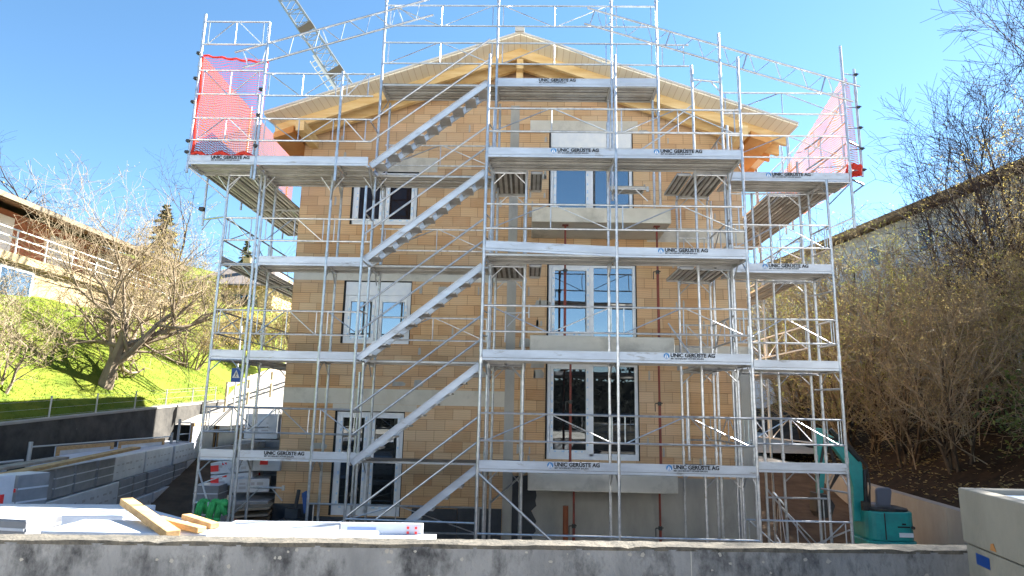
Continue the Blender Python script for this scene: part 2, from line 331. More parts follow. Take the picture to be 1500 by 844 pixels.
grid_mesh('grass_slope', [-12.75 - t for t in (0, .2, .5, .9, 1.4, 2, 2.7, 3.5, 4.4, 5.4, 6.4, 7.4, 9, 11, 14, 18, 24, 34, 50, 80)], frange(4, 80, 90), lambda x, y: (x, y, hill(x, y)), M['grass'])
# rising road seen between the slope and the house
def roadz(y): return 2.7 + max(0, y - 23) * .21
grid_mesh('road', frange(-13.4, -5, 7), frange(23, 62, 24), lambda x, y: (x - max(0, y - 27) * .10, y, roadz(y) + .02), M['road'])
grid_mesh('back_slope', frange(-13, 1, 12), frange(36, 110, 20), lambda x, y: (x - max(0, y - 27) * .10, y, roadz(y) - .05 + max(0, y - 46) * .12 + .05 * wob(x, y)), M['grass'])
def wallx(y): return 9.3 + (y - 14.5) * .135
def bankz(x, y):
    u = max(0, x - wallx(y) - .25)
    return 1.50 + .50 * min(u, 7.5) + .12 * max(0, u - 7.5) + (.07 * wob(x * 1.3, y * 1.2) if u > .3 else 0)
bank_mb = []
grid_mesh('earth_bank', frange(0, 1, 26), frange(4.5, 80, 70), lambda t, y: (wallx(y) + .25 + (t ** 1.6) * 50, y, bankz(wallx(y) + .25 + (t ** 1.6) * 50, y)), M['litter'])

# ------------------------------------------------------------------ walls
def wall_strip(mb, pts, th, z0):
    """pts: list of (x, y, ztop); thickness to the right of the direction"""
    n = len(pts); vs = []
    for i, (x, y, z) in enumerate(pts):
        a = V(pts[max(0, i - 1)][:2]); b = V(pts[min(n - 1, i + 1)][:2]); d = (b - a).normalized(); nn = V((d.y, -d.x)) * th
        vs += [(x, y, z0), (x, y, z), (x + nn.x, y + nn.y, z), (x + nn.x, y + nn.y, z0)]
    fs = [(0, 1, 2, 3), tuple(4 * (n - 1) + k for k in (3, 2, 1, 0))]
    for i in range(n - 1):
        a = 4 * i; b = a + 4
        for k in range(4): fs.append((a + k, b + k, b + (k + 1) % 4, a + (k + 1) % 4))
    mb._add(vs, fs)

t = thing('parapet_wall', (0, 5.3, 1.9), 'long weathered grey concrete parapet wall with black streaks along the bottom foreground', 'wall')
def wy(x): return 5.27 + .072 * (x + .9)
mb = MB(); N_ = 90
for i in range(N_):
    x0 = -11 + i * (17.4 / N_); x1 = x0 + 17.4 / N_ ; 
mb.prism([(-11, wy(-11), .0), (6.4, wy(6.4), .0), (6.4, wy(6.4), 2.43), (-11, wy(-11), 2.43)], (0, .21, 0)); mb.build('wall', M['concwall'], t)
mb = MB(); xs = frange(-11, 6.4, 260); R.seed(3)
fr = [(x, wy(x) + R.uniform(-.006, .004), 2.45 + .004 * math.sin(x * 7) + R.uniform(-.002, .002) - (R.uniform(.006, .016) if R.random() < .06 else 0)) for x in xs]; bk = [(x, wy(x) + .21 + R.uniform(-.006, .006), 2.452 + R.uniform(-.003, .003)) for x in xs]
for i in range(len(xs) - 1):
    mb.quad(fr[i], fr[i + 1], bk[i + 1], bk[i])
    mb.quad((fr[i][0], fr[i][1] - .002, 2.42), (fr[i + 1][0], fr[i + 1][1] - .002, 2.42), fr[i + 1], fr[i])
    mb.quad(bk[i], bk[i + 1], (bk[i + 1][0], bk[i + 1][1], 2.3), (bk[i][0], bk[i][1], 2.3))
mb.build('coping', M['conccap'], t)
mb = MB()
for x in (-4.1, 1.32): mb.box(x, x + .007, wy(x) - .003, wy(x) + .02, .2, 2.42)
mb.build('formwork_joint', M['concgrey'], t)
for x in (-6.2, -3.5, -.75, 2.0, 4.7):
    MB().tube((x, wy(x) - .003, 2.05), (x, wy(x) + .02, 2.05), .02, 10).build('tie_hole', M['black'], t)
mb = MB(); R.seed(44)
for i in range(60):
    x = R.uniform(-8, 5); z = 2.40 - R.random() ** 2 * .3; s_ = R.uniform(.006, .022); n_ = R.randint(5, 7)
    mb.quad(*[(x + s_ * R.uniform(.6, 1.3) * math.cos(2 * PI * k / n_), wy(x) - .003, z + s_ * R.uniform(.5, 1.2) * math.sin(2 * PI * k / n_)) for k in range(n_)])
mb.build('mortar_spots', M['concpale'], t)

mb = MB(); wall_strip(mb, [(-12.45, y, walltop(y)) for y in (3, 8, 12, 16, 20, 24, 28.5)], -.3, -.2)
t = thing('retaining_wall', (-12.5, 15, 0), 'dark blackened retaining wall below the grass slope at left', 'wall'); mb.build('wall', M['concdark'], t)
mb = MB(); wall_strip(mb, [(-12.43, y, walltop(y) + .07) for y in (3, 8, 12, 16, 20, 24, 28.5)], -.34, 2.2)
mb2 = MB()
for y0, y1 in zip((3, 8, 12, 16, 20, 24), (8, 12, 16, 20, 24, 28.5)):
    mb2.prism([(-12.43, y0, walltop(y0) + .003), (-12.43, y1, walltop(y1) + .003), (-12.43, y1, walltop(y1) + .06), (-12.43, y0, walltop(y0) + .06)], (-.34, 0, 0))
mb2.build('coping', M['concpale'], t)
mb = MB(); ys = (4, 8, 11, 14.5, 18, 22, 26, 29)
wall_strip(mb, [(wallx(y), y, 1.55) for y in ys], .25, -.2)
t = thing('retaining_wall', (9.3, 14, 0), 'light grey concrete retaining wall behind the teal excavator at the foot of the bank', 'wall'); mb.build('wall', M['concpale'], t)
mb = MB()
for y in (9.2, 12.1, 15.2, 18.3, 21.4): mb.box(wallx(y) - .004, wallx(y) + .002, y, y + .014, 0, 1.52)
mb.build('joint', M['concgrey'], t)

M['conctrough'] = mat('trough_concrete', (.27, .245, .20), .9, var=(.21, .19, .155), vs=1.6, bump=.3, bs=24, var2=(.33, .29, .23), v2s=3, v2lo=.55, v2hi=.75, stretch=(1, 1, .5))
# concrete trough at the lower right corner
t = thing('concrete_trough', (4.0, 3.5, 1.9), 'pale concrete trough with blue plate and pale blue lining at lower right corner', 'trough')
mb = MB(); A = [(3.20, 5.02), (2.86, 3.2), (2.55, 1.6)]
def trough_x(y): return 3.20 - (5.02 - y) * .187
poly = lambda y0, y1, i, w: [(trough_x(y0) + i, y0), (trough_x(y1) + i, y1), (trough_x(y1) + w, y1), (trough_x(y0) + w, y0)]
def slab(mb, pl, z0, z1): mb.prism([(x, y, z0) for x, y in pl], (0, 0, z1 - z0))
slab(mb, poly(1.6, 5.02, 0, .12), 2.62, 3.0); slab(mb, poly(1.6, 5.02, 2.0, 2.12), 2.62, 3.0); slab(mb, poly(4.90, 5.02, .12, 2.0), 2.62, 3.0); slab(mb, poly(1.6, 1.72, .12, 2.0), 2.62, 3.0)
mb.build('basin', M['conctrough'], t, bevel=.012)
mb = MB(); slab(mb, poly(1.72, 4.90, .123, 1.997), 2.7, 2.965); mb.build('lining', M['ice'], t)
mb = MB(); slab(mb, poly(4.05, 5.0, .012, 2.1), 1.9, 2.612); slab(mb, poly(1.7, 4.05, .012, 2.1), 2.47, 2.612); slab(mb, poly(1.7, 4.05, .35, 2.1), 1.9, 2.47); mb.build('base', M['conctrough'], t, bevel=.008)
def face_plate(y0, y1, z0, z1, m, name, off=.004):
    mb = MB(); mb.quad((trough_x(y1) + .012 - off, y1, z0), (trough_x(y0) + .012 - off, y0, z0), (trough_x(y0) + .012 - off, y0, z1), (trough_x(y1) + .012 - off, y1, z1))
    mb.prism([(trough_x(y1) + .012 - off, y1, z0), (trough_x(y0) + .012 - off, y0, z0), (trough_x(y0) + .012 - off, y0, z1), (trough_x(y1) + .012 - off, y1, z1)], (off * .5, 0, 0)); return mb.build(name, m, t)
pl = face_plate(4.68, 4.86, 2.50, 2.575, M['signblue'], 'plate')
rs = MB().prism([(trough_x(4.6) - .003, 4.62, 2.64), (trough_x(4.55) - .003, 4.55, 2.64), (trough_x(4.55) - .003, 4.57, 2.69), (trough_x(4.6) - .003, 4.61, 2.68)], (.002, 0, 0)).build('rust_stain', M['rustspot'], t)

# ------------------------------------------------------------------ lettering
def text_mesh(body, size, bold=.0, name='lettering'):
    cu = bpy.data.curves.new(name, 'FONT'); cu.body = body; cu.size = size; cu.offset = bold; cu.extrude = .001; cu.align_x = 'LEFT'; cu.resolution_u = 3
    o = bpy.data.objects.new(name, cu); C.objects.link(o)
    dg = bpy.context.evaluated_depsgraph_get(); dg.update()
    me = bpy.data.meshes.new_from_object(o.evaluated_get(dg)); me.name = name
    bpy.data.objects.remove(o); bpy.data.curves.remove(cu)
    return me
ME_NAME = text_mesh('UNIC GERÜSTE AG', .098, .0035); ME_NAME.materials.clear(); ME_NAME.materials.append(M['printblack'])
ME_SUB = text_mesh('MIT SICHERHEIT HÖHER BAUEN', .043, .0006); ME_SUB.materials.clear(); ME_SUB.materials.append(M['printblack'])
def logo_mesh():
    mb = MB(); n = 24
    mb._add([(.055 * math.cos(2 * PI * i / n), .055 * math.sin(2 * PI * i / n), 0) for i in range(n)], [tuple(range(n))])
    me = bpy.data.meshes.new('logo'); me.from_pydata(mb.v, [], mb.f); me.materials.append(M['logoblue'])
    sail = [[(-.008, -.03, .002), (-.008, .045, .002), (-.04, -.03, .002)], [(.004, -.03, .002), (.004, .038, .002), (.035, -.03, .002)], [(-.045, -.044, .002), (.045, -.044, .002), (.038, -.036, .002), (-.038, -.036, .002)]]
    mb2 = MB(); [mb2.quad(*s_) for s_ in sail]
    me2 = bpy.data.meshes.new('logo_sail'); me2.from_pydata(mb2.v, [], mb2.f); me2.materials.append(M['signwhite'])
    return me, me2
ME_LOGO, ME_SAIL = logo_mesh()
def put(name, me, parent, world):
    o = bpy.data.objects.new(name, me); C.objects.link(o); o.parent = parent
    off = V((0, 0, 0)); q = parent
    while q is not None: off += V(q.location); q = q.parent
    o.location = V(world) - off; o.rotation_euler = (PI / 2, 0, 0); return o

# ------------------------------------------------------------------ house
YW = 15.4; XL, XR = -5.8, 5.27; RX = -.3; RZ = 12.42; SL = .352; YV = 14.08; YB = 27.2
def rooft(x): return RZ - SL * abs(x - RX)
house = thing('brick_house', (-.3, 15.4, 0), 'unfinished clay brick house with open timber gable roof behind the scaffolding', 'house')
doors = [(.45, 2.64, 2.38, 4.62, 0.0, 'd0'), (.46, 2.62, 5.12, 7.03, 0.0, 'd1'), (.48, 2.58, 8.02, 10.52, .44, 'd2')]
wins = [(-4.52, -2.88, 1.02, 3.38, 0, 'w0'), (-4.52, -2.86, 4.99, 6.53, .36, 'w1'), (-4.50, -2.83, 7.97, 9.36, .2, 'w2')]
ops = doors + wins
xb = sorted(set([XL, XR, RX] + [o[0] for o in ops] + [o[1] for o in ops]))
mb = MB(); TH = .30
for a, b in zip(xb, xb[1:]):
    mid = (a + b) / 2; hs = sorted([(o[2], o[3]) for o in ops if o[0] < mid < o[1]]); z = -.1
    for h0, h1 in hs + [(None, None)]:
        if h0 is None:
            mb.quad((a, YW, z), (b, YW, z), (b, YW, rooft(b) - .14), (a, YW, rooft(a) - .14))
        else:
            mb.quad((a, YW, z), (b, YW, z), (b, YW, h0), (a, YW, h0)); z = h1
for x0, x1, z0, z1, _, _n in ops:
    mb.quad((x0, YW, z0), (x0, YW, z1), (x0, YW + TH, z1), (x0, YW + TH, z0)); mb.quad((x1, YW, z0), (x1, YW + TH, z0), (x1, YW + TH, z1), (x1, YW, z1))
    mb.quad((x0, YW, z1), (x1, YW, z1), (x1, YW + TH, z1), (x0, YW + TH, z1)); mb.quad((x0, YW, z0), (x0, YW + TH, z0), (x1, YW + TH, z0), (x1, YW, z0))
mb.build('front_wall', M['brick'], house)
for x, nm in ((XL, 'side_wall'), (XR, 'side_wall')):
    MB().quad((x, YW, -.1), (x, YB - 1, -.1), (x, YB - 1, rooft(x) - .14), (x, YW, rooft(x) - .14)).build(nm, M['brick_side'], house)
MB().quad((XL, YB - 1, -.1), (XR, YB - 1, -.1), (XR, YB - 1, rooft(XR) - .14), (RX, YB - 1, RZ - .14), (XL, YB - 1, rooft(XL) - .14)).build('rear_wall', M['brick'], house)
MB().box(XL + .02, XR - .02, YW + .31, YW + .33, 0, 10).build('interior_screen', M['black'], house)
# concrete bands, lintels, column
mb = MB()
mb.box(XL - .004, -.525, YW - .006, YW + .2, 3.55, 3.91); mb.box(XL - .004, -.525, YW - .006, YW + .2, 6.535, 6.75)
mb.build('floor_band', M['conc'], house)
for bb in ((-3.62, -2.36, YW - .006, YW + .2, 9.365, 9.75), (-.02, 2.72, YW - .006, YW + .2, 10.525, 10.8), (-4.6, -2.6, YW - .008, YW + .2, 3.385, 3.545)): MB().box(*bb).build('lintel', M['conc'], house)
MB().box(-.525, -.30, YW - .008, YW + .2, .3, 11.2).build('column', M['concgrey'], house)
MB().box(5.02, XR + .004, YW - .01, YW + .3, 1.9, 4.6).build('corner_column', M['concgrey'], house)
MB().box(2.9, XR + .003, YW - .007, YW + .2, 7.62, 7.98).build('floor_band', M['conc'], house)
MB().box(3.2, XR + .003, YW - .007, YW + .2, 4.74, 5.08).build('floor_band', M['conc'], house)
MB().box(.16, XR + .005, YW - .03, YW + .2, -.2, 2.02).build('basement_wall', M['concgrey'], house)
mb = MB(); R.seed(5); pts = [(.17, 2.02)] + [(.17 + R.uniform(-.03, .10), 2.0 - i * .11) for i in range(1, 19)] + [(.15, -.1)]
mb.prism([(x, YW - .036, z) for x, z in [(-.30, -.1), (-.30, 1.98)] + pts], (0, .03, 0)); mb.build('bitumen_sheet', M['plinth'], house)
mb = MB()
xs = [XL - .01, -4.85, -3.7, -2.6, -1.55, -.53]
for i, (a, b) in enumerate(zip(xs, xs[1:])):
    if i in (1, ): mb.box(a + .006, b - .006, YW - .07, YW + .02, .35, .99)
    elif i == 2: mb.box(a + .006, b - .006, YW - .07, YW + .02, .35, 1.0)
    else: mb.box(a + .006, b - .006, YW - .07, YW + .02, .35, 1.25 - .03 * (i % 2))
mb.build('plinth_panel', M['plinth'], house)
mb = MB(); R.seed(9)
for i in range(70):
    x = R.uniform(-5.6, -.5); s_ = R.uniform(.05, .16); mb.obox((x, YW - .12 - R.uniform(0, .25), .42 + R.uniform(-.1, .16)), (s_, R.uniform(-.03, .03), 0), (0, s_ * .5, 0), (R.uniform(-.02, .02), 0, s_ * .45))
mb.build('rubble_base', M['plinth'], house)
# balconies
for i, zt in enumerate((2.19, 5.10, 8.02)):
    mb = MB(); x0, x1 = .05, 3.18
    mb.box(x0, x1, 13.95, YW - .01, zt - .35, zt); mb.build('balcony_slab', M['conc'], house, bevel=.015)
# mortar patches on brick
mb = MB(); R.seed(21)
for i in range(120):
    x = R.choice([R.uniform(-5.6, -.7), R.uniform(-.2, .4), R.uniform(2.75, 5.0)]); k = R.randint(6, 42); z = k * .249 + R.uniform(-.01, .01)
    if any(o[0] - .1 < x < o[1] + .1 and o[2] - .3 < z < o[3] + .2 for o in ops) or 3.2 < z < 3.95 or 6.3 < z < 6.8 or z > rooft(x) - .6: continue
    w = R.uniform(.018, .035); h = R.uniform(.12, .235)
    if i % 6 == 0: w = R.uniform(.1, .2); h = R.uniform(.1, .22)
    mb.prism([(x - w, YW - .004, z), (x + w * .9, YW - .004, z + .01), (x + w, YW - .004, z + h * .6), (x + w * .5, YW - .004, z + h), (x - w * .8, YW - .004, z + h * .95)], (0, .003, 0))
mb.build('mortar_patch', M['concgrey'], house)
def window(x0, x1, z0, z1, boxh, nm):
    zt = z1 - boxh; yf = YW + .035
    fr = MB(); w = .075
    fr.box(x0 + .03, x0 + .03 + w, yf, yf + .08, z0, zt); fr.box(x1 - w - .012, x1 - .012, yf, yf + .08, z0, zt)
    fr.box(x0 + .03 + w, x1 - w - .012, yf, yf + .08, zt - w, zt); fr.box(x0 + .03 + w, x1 - w - .012, yf, yf + .08, z0, z0 + (.14 if nm[0] == 'd' or nm == 'w0' else w))
    xm = (x0 + x1) / 2 + (.0 if nm != 'd0' else -.02)
    fr.box(xm - .05, xm + .05, yf, yf + .08, z0 + w, zt - w)
    o = fr.build('window', M['white'], house, bevel=.006)
    zb = z0 + (.14 if nm[0] == 'd' or nm == 'w0' else w); zt2 = zt - w
    for k, (a, b) in enumerate(((x0 + .03 + w, xm - .05), (xm + .05, x1 - w - .012))):
        sash = not (nm[0] == 'd' and k == 1); s_ = .075 if sash else .0
        g = MB()
        if sash:
            sb = MB(); sb.box(a + .004, a + s_, yf - .012, yf + .05, zb, zt2); sb.box(b - s_, b - .004, yf - .012, yf + .05, zb, zt2); sb.box(a + s_, b - s_, yf - .012, yf + .05, zb, zb + s_); sb.box(a + s_, b - s_, yf - .012, yf + .05, zt2 - s_, zt2)
            sb.build('sash', M['white'], o, bevel=.005)
            tp = MB(); R.seed(sum(map(ord, nm)) % 7 + k)
            z = zb + .1
            while z < zt2 - .1:
                h = R.uniform(.03, .09); tp.box(a + .022, a + s_ - .02, yf - .0145, yf - .0125, z, z + h); 
                h2 = R.uniform(.03, .09); tp.box(b - s_ + .02, b - .022, yf - .0145, yf - .0125, z + .07, z + .07 + h2); z += R.uniform(.14, .3)
            xx = a + .1
            while xx < b - .15:
                tp.box(xx, xx + R.uniform(.03, .1), yf - .0145, yf - .0125, zb + .025, zb + .055); xx += R.uniform(.12, .25)
            tp.build('film_print', M['film'], o)
        g.quad((a + s_, yf + .04, zb + s_), (b - s_, yf + .04, zb + s_), (b - s_, yf + .04, zt2 - s_), (a + s_, yf + .04, zt2 - s_))
        g.build('glass', M['glassdark'] if nm in ('w0', 'd0') else M['glassroom'] if nm == 'w2' else M['glass'], o)
    if boxh:
        MB().box(x0 + .03, x1 - .012, yf - .01, yf + .1, zt + .004, z1 - .02).build('shutter_box', M['white'], o, bevel=.006)
    MB().box(x0 - .012, x0 + .028, YW - .004, yf + .02, z0, z1).box(x0 - .012, x1 + .006, YW - .004, yf + .02, z1 - .018, z1 + .008).box(x1 - .01, x1 + .008, YW - .004, yf + .02, z0, z1 - .02).build('sealing_tape', M['black'], o)
for o in ops: window(*o)
# roof
EL, ER = -6.35, 6.2
def rs_poly(xe, off0, off1): return [(RX, RZ - off0), (xe, rooft(xe) - off0), (xe, rooft(xe) - off1), (RX, RZ - off1)]
roof = MB()
for xe in (EL, ER): roof.prism([(x, YV - .03, z) for x, z in rs_poly(xe, -.05, -.002)], (0, YB - YV, 0))
roof.box(RX - .12, RX + .1, YV - .1, YV + .35, RZ + .01, RZ + .11)
roof = roof.build('roof', M['rooftop'], house)
sf = MB()
for xe in (EL, ER): sf.prism([(x, YV, z) for x, z in rs_poly(xe, 0, .035)], (0, YB - YV - .05, 0))
sf.build('soffit', M['soffit'], roof)
def rafter(y, wdt, dep, x0, x1, m):
    mb = MB(); mb.prism([(x0, y, rooft(x0) - .037), (x1, y, rooft(x1) - .037), (x1, y, rooft(x1) - .037 - dep), (x0, y, rooft(x0) - .037 - dep)], (0, wdt, 0)); return mb.build('rafter', m, roof)
for xe in (EL + .05, ER - .05):
    rafter(14.66, .10, .24, RX, xe, M['wood']); rafter(15.12, .12, .30, RX, xe, M['wood'])
    for k in range(9): rafter(15.75 + k * 1.1, .1, .2, (XL if xe < 0 else XR), xe, M['woodor'])
MB().box(RX - .08, RX + .08, 14.60, YW + .1, RZ - .62, RZ - .36).build('purlin', M['wood'], roof)
MB().box(RX - .09, RX + .07, 14.80, 14.92, RZ - 1.15, RZ - .34).build('king_post', M['wood'], roof)
for x in (-5.55, 5.02): MB().box(x - .1, x + .1, 14.3, YW + .4, rooft(x) - .60, rooft(x) - .345).build('purlin', M['wood'], roof)
for x, s_ in ((XL, -1), (XR, 1)):
    MB().prism([(x + s_ * .02, 14.6, rooft(x) - .25), (x + s_ * .5, 14.6, rooft(x) - .27 - .17), (x + s_ * .5, 14.6, rooft(x) - .42 - .17), (x + s_ * .02, 14.6, rooft(x) - .42)], (0, 11.5, 0)).build('eave_board', M['woodor'], roof)

# ------------------------------------------------------------------ scaffolding
LV = [2.42, 4.46, 6.50, 8.54]; TOPZ = 10.72
PR = .0285
def post(t, x, y, z0, z1, r=PR):
    mb = MB().tube((x, y, z0), (x, y, z1), r, 10)
    z = z0 + (LV[0] - z0) % 2.04 + .16
    while z < z1 - .2:
        if z > z0 + .2: mb.tube((x, y, z), (x, y, z + .1), r * 1.28, 10)
        z += 2.04
    if z0 < 1.5:
        mb.box(x - .08, x + .08, y - .08, y + .08, z0 - .01, z0 + .012); mb.tube((x, y, z0 + .3), (x, y, z0 + .36), r * 1.7, 8)
    return mb.build('post', M['steel'], t, smooth=False)
def cross(t, p, q, z, knees=True, r=.022):
    p = V((p[0], p[1], z)); q = V((q[0], q[1], z)); d = (q - p); L = d.length; d.normalize()
    mb = MB().tube(p, q, r, 8)
    if knees:
        k = min(.26, L * .36)
        mb.tube(p + d * k, p - V((0, 0, k)), .013, 6).tube(q - d * k, q - V((0, 0, k)), .013, 6)
        for e in (p, q): mb.tube(e - V((0, 0, .05)), e + V((0, 0, .05)), .034, 8)
    return mb.build('cross_bar', M['steel'], t)
def ledger(t, p, q, r=.021, name='ledger'): return MB().tube(p, q, r, 8).build(name, M['steel'], t)
def deck(t, x0, x1, y0, y1, z, along='x', name='deck'):
    """corrugated planks, ribs below, hooks at the ends"""
    mb = MB(); W = (y1 - y0) if along == 'x' else (x1 - x0); n = max(1, round(W / .33)); w = W / n
    a0, a1 = (x0, x1) if along == 'x' else (y0, y1); b = y0 if along == 'x' else x0
    def bx(b0, b1, za, zb, e=.02):
        if along == 'x': mb.box(a0 + e, a1 - e, b0, b1, za, zb)
        else: mb.box(b0, b1, a0 + e, a1 - e, za, zb)
    for i in range(n):
        s = b + i * w
        bx(s + .006, s + w - .006, z - .012, z)
        bx(s + .006, s + .022, z - .05, z - .0125); bx(s + w - .022, s + w - .006, z - .05, z - .0125)
        for f in (.33, .67): bx(s + w * f - .032, s + w * f + .032, z - .03, z - .0125, .06)
        for e0 in (a0 + .02, a1 - .05):
            if along == 'x': mb.box(e0, e0 + .03, s + .028, s + w - .028, z - .066, z - .014)
            else: mb.box(s + .028, s + w - .028, e0, e0 + .03, z - .066, z - .014)
    o = mb.build(name, M['deckshade'], t); o.data.materials.append(M['deck'])
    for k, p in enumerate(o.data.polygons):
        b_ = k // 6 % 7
        p.material_index = 0 if b_ == 0 else 1  # plate takes the painted recess shade, rails and ribs the lighter metal
    return o
def toe(t, p, q, z, logo=None, full=True, dz=0., tilt=0., textonly=False):
    """toe board; logo = x of the emblem"""
    p = V((p[0], p[1], z)); q = V((q[0], q[1], z + tilt)); d = (q - p).normalized(); L = (q - p).length
    mb = MB(); n = V((d.y, -d.x, 0)); up = V((0, 0, 1))
    if n.y > 0 and abs(d.x) > .5: n = -n
    c = (p + q) / 2 + V((0, 0, dz))
    mb.obox(c + up * .075, d * (L / 2 - .02), n * .012, up * .075)
    mb.obox(c + up * .138 + n * .014, d * (L / 2 - .03), n * .004, up * .006); mb.obox(c + up * .03 + n * .014, d * (L / 2 - .03), n * .004, up * .006)
    mb.obox(c - up * .03 + n * .004, d * (L / 2 - .02), n * .012, up * .022)
    o = mb.build('toe_board', M['toe'], t)
    if logo is not None:
        yy = p.y - .0205; zz = z + dz + tilt * .6
        if not textonly:
            put('logo', ME_LOGO, o, (logo, yy, zz + .085)); put('logo', ME_SAIL, o, (logo, yy - .001, zz + .085))
        put('lettering', ME_NAME, o, (logo + .075, yy, zz + .07)); put('lettering', ME_SUB, o, (logo + .08, yy, zz + .025))
    return o
def guard(t, p, q, z, style='A', h=(1.0, .5)):
    p = V((p[0], p[1], z)); q = V((q[0], q[1], z)); d = q - p; L = d.length; d.normalize(); up = V((0, 0, 1))
    mb = MB(); a = p + up * h[0]; b = q + up * h[0]; c = p + up * h[1]; e = q + up * h[1]
    mb.tube(a, b, .020, 6).tube(c, e, .020, 6)
    i = .12
    mb.tube(c + d * i, a + d * i, .0125, 5).tube(e - d * i, b - d * i, .0125, 5)
    m1 = (a + b) / 2; m2 = (c + e) / 2
    if style == 'A' and L > 1.2:
        mb.tube(c + d * i, m1 - d * .04, .0125, 5).tube(e - d * i, m1 + d * .04, .0125, 5).tube(m1, m2, .0125, 5)
    elif style == 'V' and L > 1.2:
        mb.tube(a + d * i, m2 - d * .04, .0125, 5).tube(b - d * i, m2 + d * .04, .0125, 5).tube(m1, m2, .0125, 5)
    elif style == '/': mb.tube(c + d * i, b - d * i, .0125, 5)
    elif style == '\\': mb.tube(a + d * i, e - d * i, .0125, 5)
    return mb.build('guard_frame', M['steel'], t)
def clamp(t, p, s=.05):
    mb = MB(); p = V(p); mb.obox(p, (s, 0, 0), (0, s, 0), (0, 0, s * .8)); mb.tube(p + V((-s * 1.6, 0, 0)), p + V((s * 1.8, -s, 0)), .012, 6)
    return mb.build('clamp', M['darkmetal'], t)

# --- left corner scaffold
YF, YI = 13.4, 14.13
s1 = thing('scaffold', (-6.3, 13.4, 0), 'left corner scaffold with netted top platform wrapping the left edge of the brick house', 'scaffold', 'scaffold sections round the house')
AX, BX = -6.68, -5.96; DX = -4.37; GX = -3.42
for x, y, z1 in ((AX, YF, 8.5), (BX, YF, 8.5), (BX + .09, YF, 8.5), (BX + .05, YI, 8.5), (DX, YF, 8.45), (DX, YI, 8.45)): post(s1, x, y, .25, z1)
for y in (15.97, 18.54, 21.1):
    post(s1, AX, y, .6, 9.6); post(s1, BX, y, .6, 8.5)
for z in LV:
    cross(s1, (AX, YF), (BX, YF), z - .06)
    for x in (BX + .07, DX): cross(s1, (x, YF), (x, YI), z - .06)
    for y in (15.97, 18.54, 21.1): cross(s1, (AX, y), (BX, y), z - .06)
    for y0, y1 in ((YF, 15.97), (15.97, 18.54), (18.54, 21.1)):
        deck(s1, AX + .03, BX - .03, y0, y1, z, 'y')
        if z < 8: guard(s1, (AX, y0), (AX, y1), z, 'A')
    if z < 8:
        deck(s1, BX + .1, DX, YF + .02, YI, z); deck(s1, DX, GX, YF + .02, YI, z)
        guard(s1, (BX + .09, YF), (DX, YF), z, 'A'); guard(s1, (DX, YF), (GX, YF), z, '\\' if z < 6 else 'V')
        guard(s1, (AX, YF), (BX, YF), z, '\\' if z > 3 else '/')
        toe(s1, (BX + .1, YF), (DX, YF), z, (-5.42 if z < 3 else None), textonly=True); toe(s1, (DX, YF), (GX, YF), z)
        if z < 6: toe(s1, (AX, YF), (BX, YF), z)
    for y0, y1 in ((YF, 15.97), (15.97, 18.54)): toe(s1, (AX if z < 8 else -7.28, y0), (AX if z < 8 else -7.28, y1), z)
cross(s1, (AX, YF), (BX, YF), 1.52); ledger(s1, (BX, YF, 1.25), (BX + .05, YI, 1.45)); cross(s1, (BX + .05, YI), (BX + .8, YI), 1.75)
MB().tube((AX, YF, 2.2), (BX, YF, .4), .02, 8).build('brace', M['steel'], s1)
ledger(s1, (AX, YF, 1.85), (BX, YF, 2.12), .012)
# cantilevered top platform
YT = 12.78; OX = -7.30; B3 = -5.84; D3 = -4.12
post(s1, OX, YT, 8.30, 12.02); post(s1, B3, YT, 8.15, 11.82); post(s1, D3, YT, 8.15, 10.66)
post(s1, B3 - .09, YT + .05, 8.2, 10.1)
post(s1, OX, YF + .25, 7.38, 8.5); cross(s1, (OX, YF + .25), (AX, YF), 7.52); clamp(s1, (OX - .02, YF + .2, 7.75))
z = LV[3]
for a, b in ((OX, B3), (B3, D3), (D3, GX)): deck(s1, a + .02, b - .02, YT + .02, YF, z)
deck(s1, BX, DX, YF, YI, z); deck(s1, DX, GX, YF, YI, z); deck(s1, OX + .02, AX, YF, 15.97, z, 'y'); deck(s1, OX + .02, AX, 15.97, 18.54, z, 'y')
for x in (OX, B3, D3, GX):
    cross(s1, (x, YT), (x, YF), z - .06, False)
    xl = {OX: AX, B3: BX + .05, D3: DX, GX: GX}[x]
    MB().tube((x, YT + .03, z - .1), (xl, YF, z - .62), .014, 6).build('bracket_strut', M['steel'], s1)
    for k in (-1, 1): MB().tube((xl, YF, z - .42), (xl + k * .25, YF, z - .08), .013, 6).build('bracket_strut', M['steel'], s1)
toe(s1, (OX, YT), (B3, YT), z, -6.88, textonly=True); toe(s1, (B3, YT), (D3, YT), z); toe(s1, (D3, YT), (GX, YT), z)
guard(s1, (OX, YT), (B3, YT), z, 'A'); guard(s1, (B3, YT), (D3, YT), z, 'V'); guard(s1, (D3, YT), (GX, YT), z, '\\')
guard(s1, (OX, YT), (B3, YT), z + 1.0, 'V', (1.12, .56)); guard(s1, (B3, YT), (D3, YT), z + 1.0, 'V', (1.06, .54)); guard(s1, (D3, YT), (GX, YT), z + 1.0, '/', (1.06, .54)); guard(s1, (OX, YT), (B3, YT), z + 2.3, 'A', (1.0, .45))
for zz in (8.75, 9.0, 9.9, 10.45, 11.05): clamp(s1, (OX - .03, YT - .03, zz), .035)
for zz in (8.9, 9.6, 10.2): clamp(s1, (B3 - .02, YT - .04, zz), .035)
for y in (15.4, 18.2): post(s1, OX, y, 8.3, 11.1)

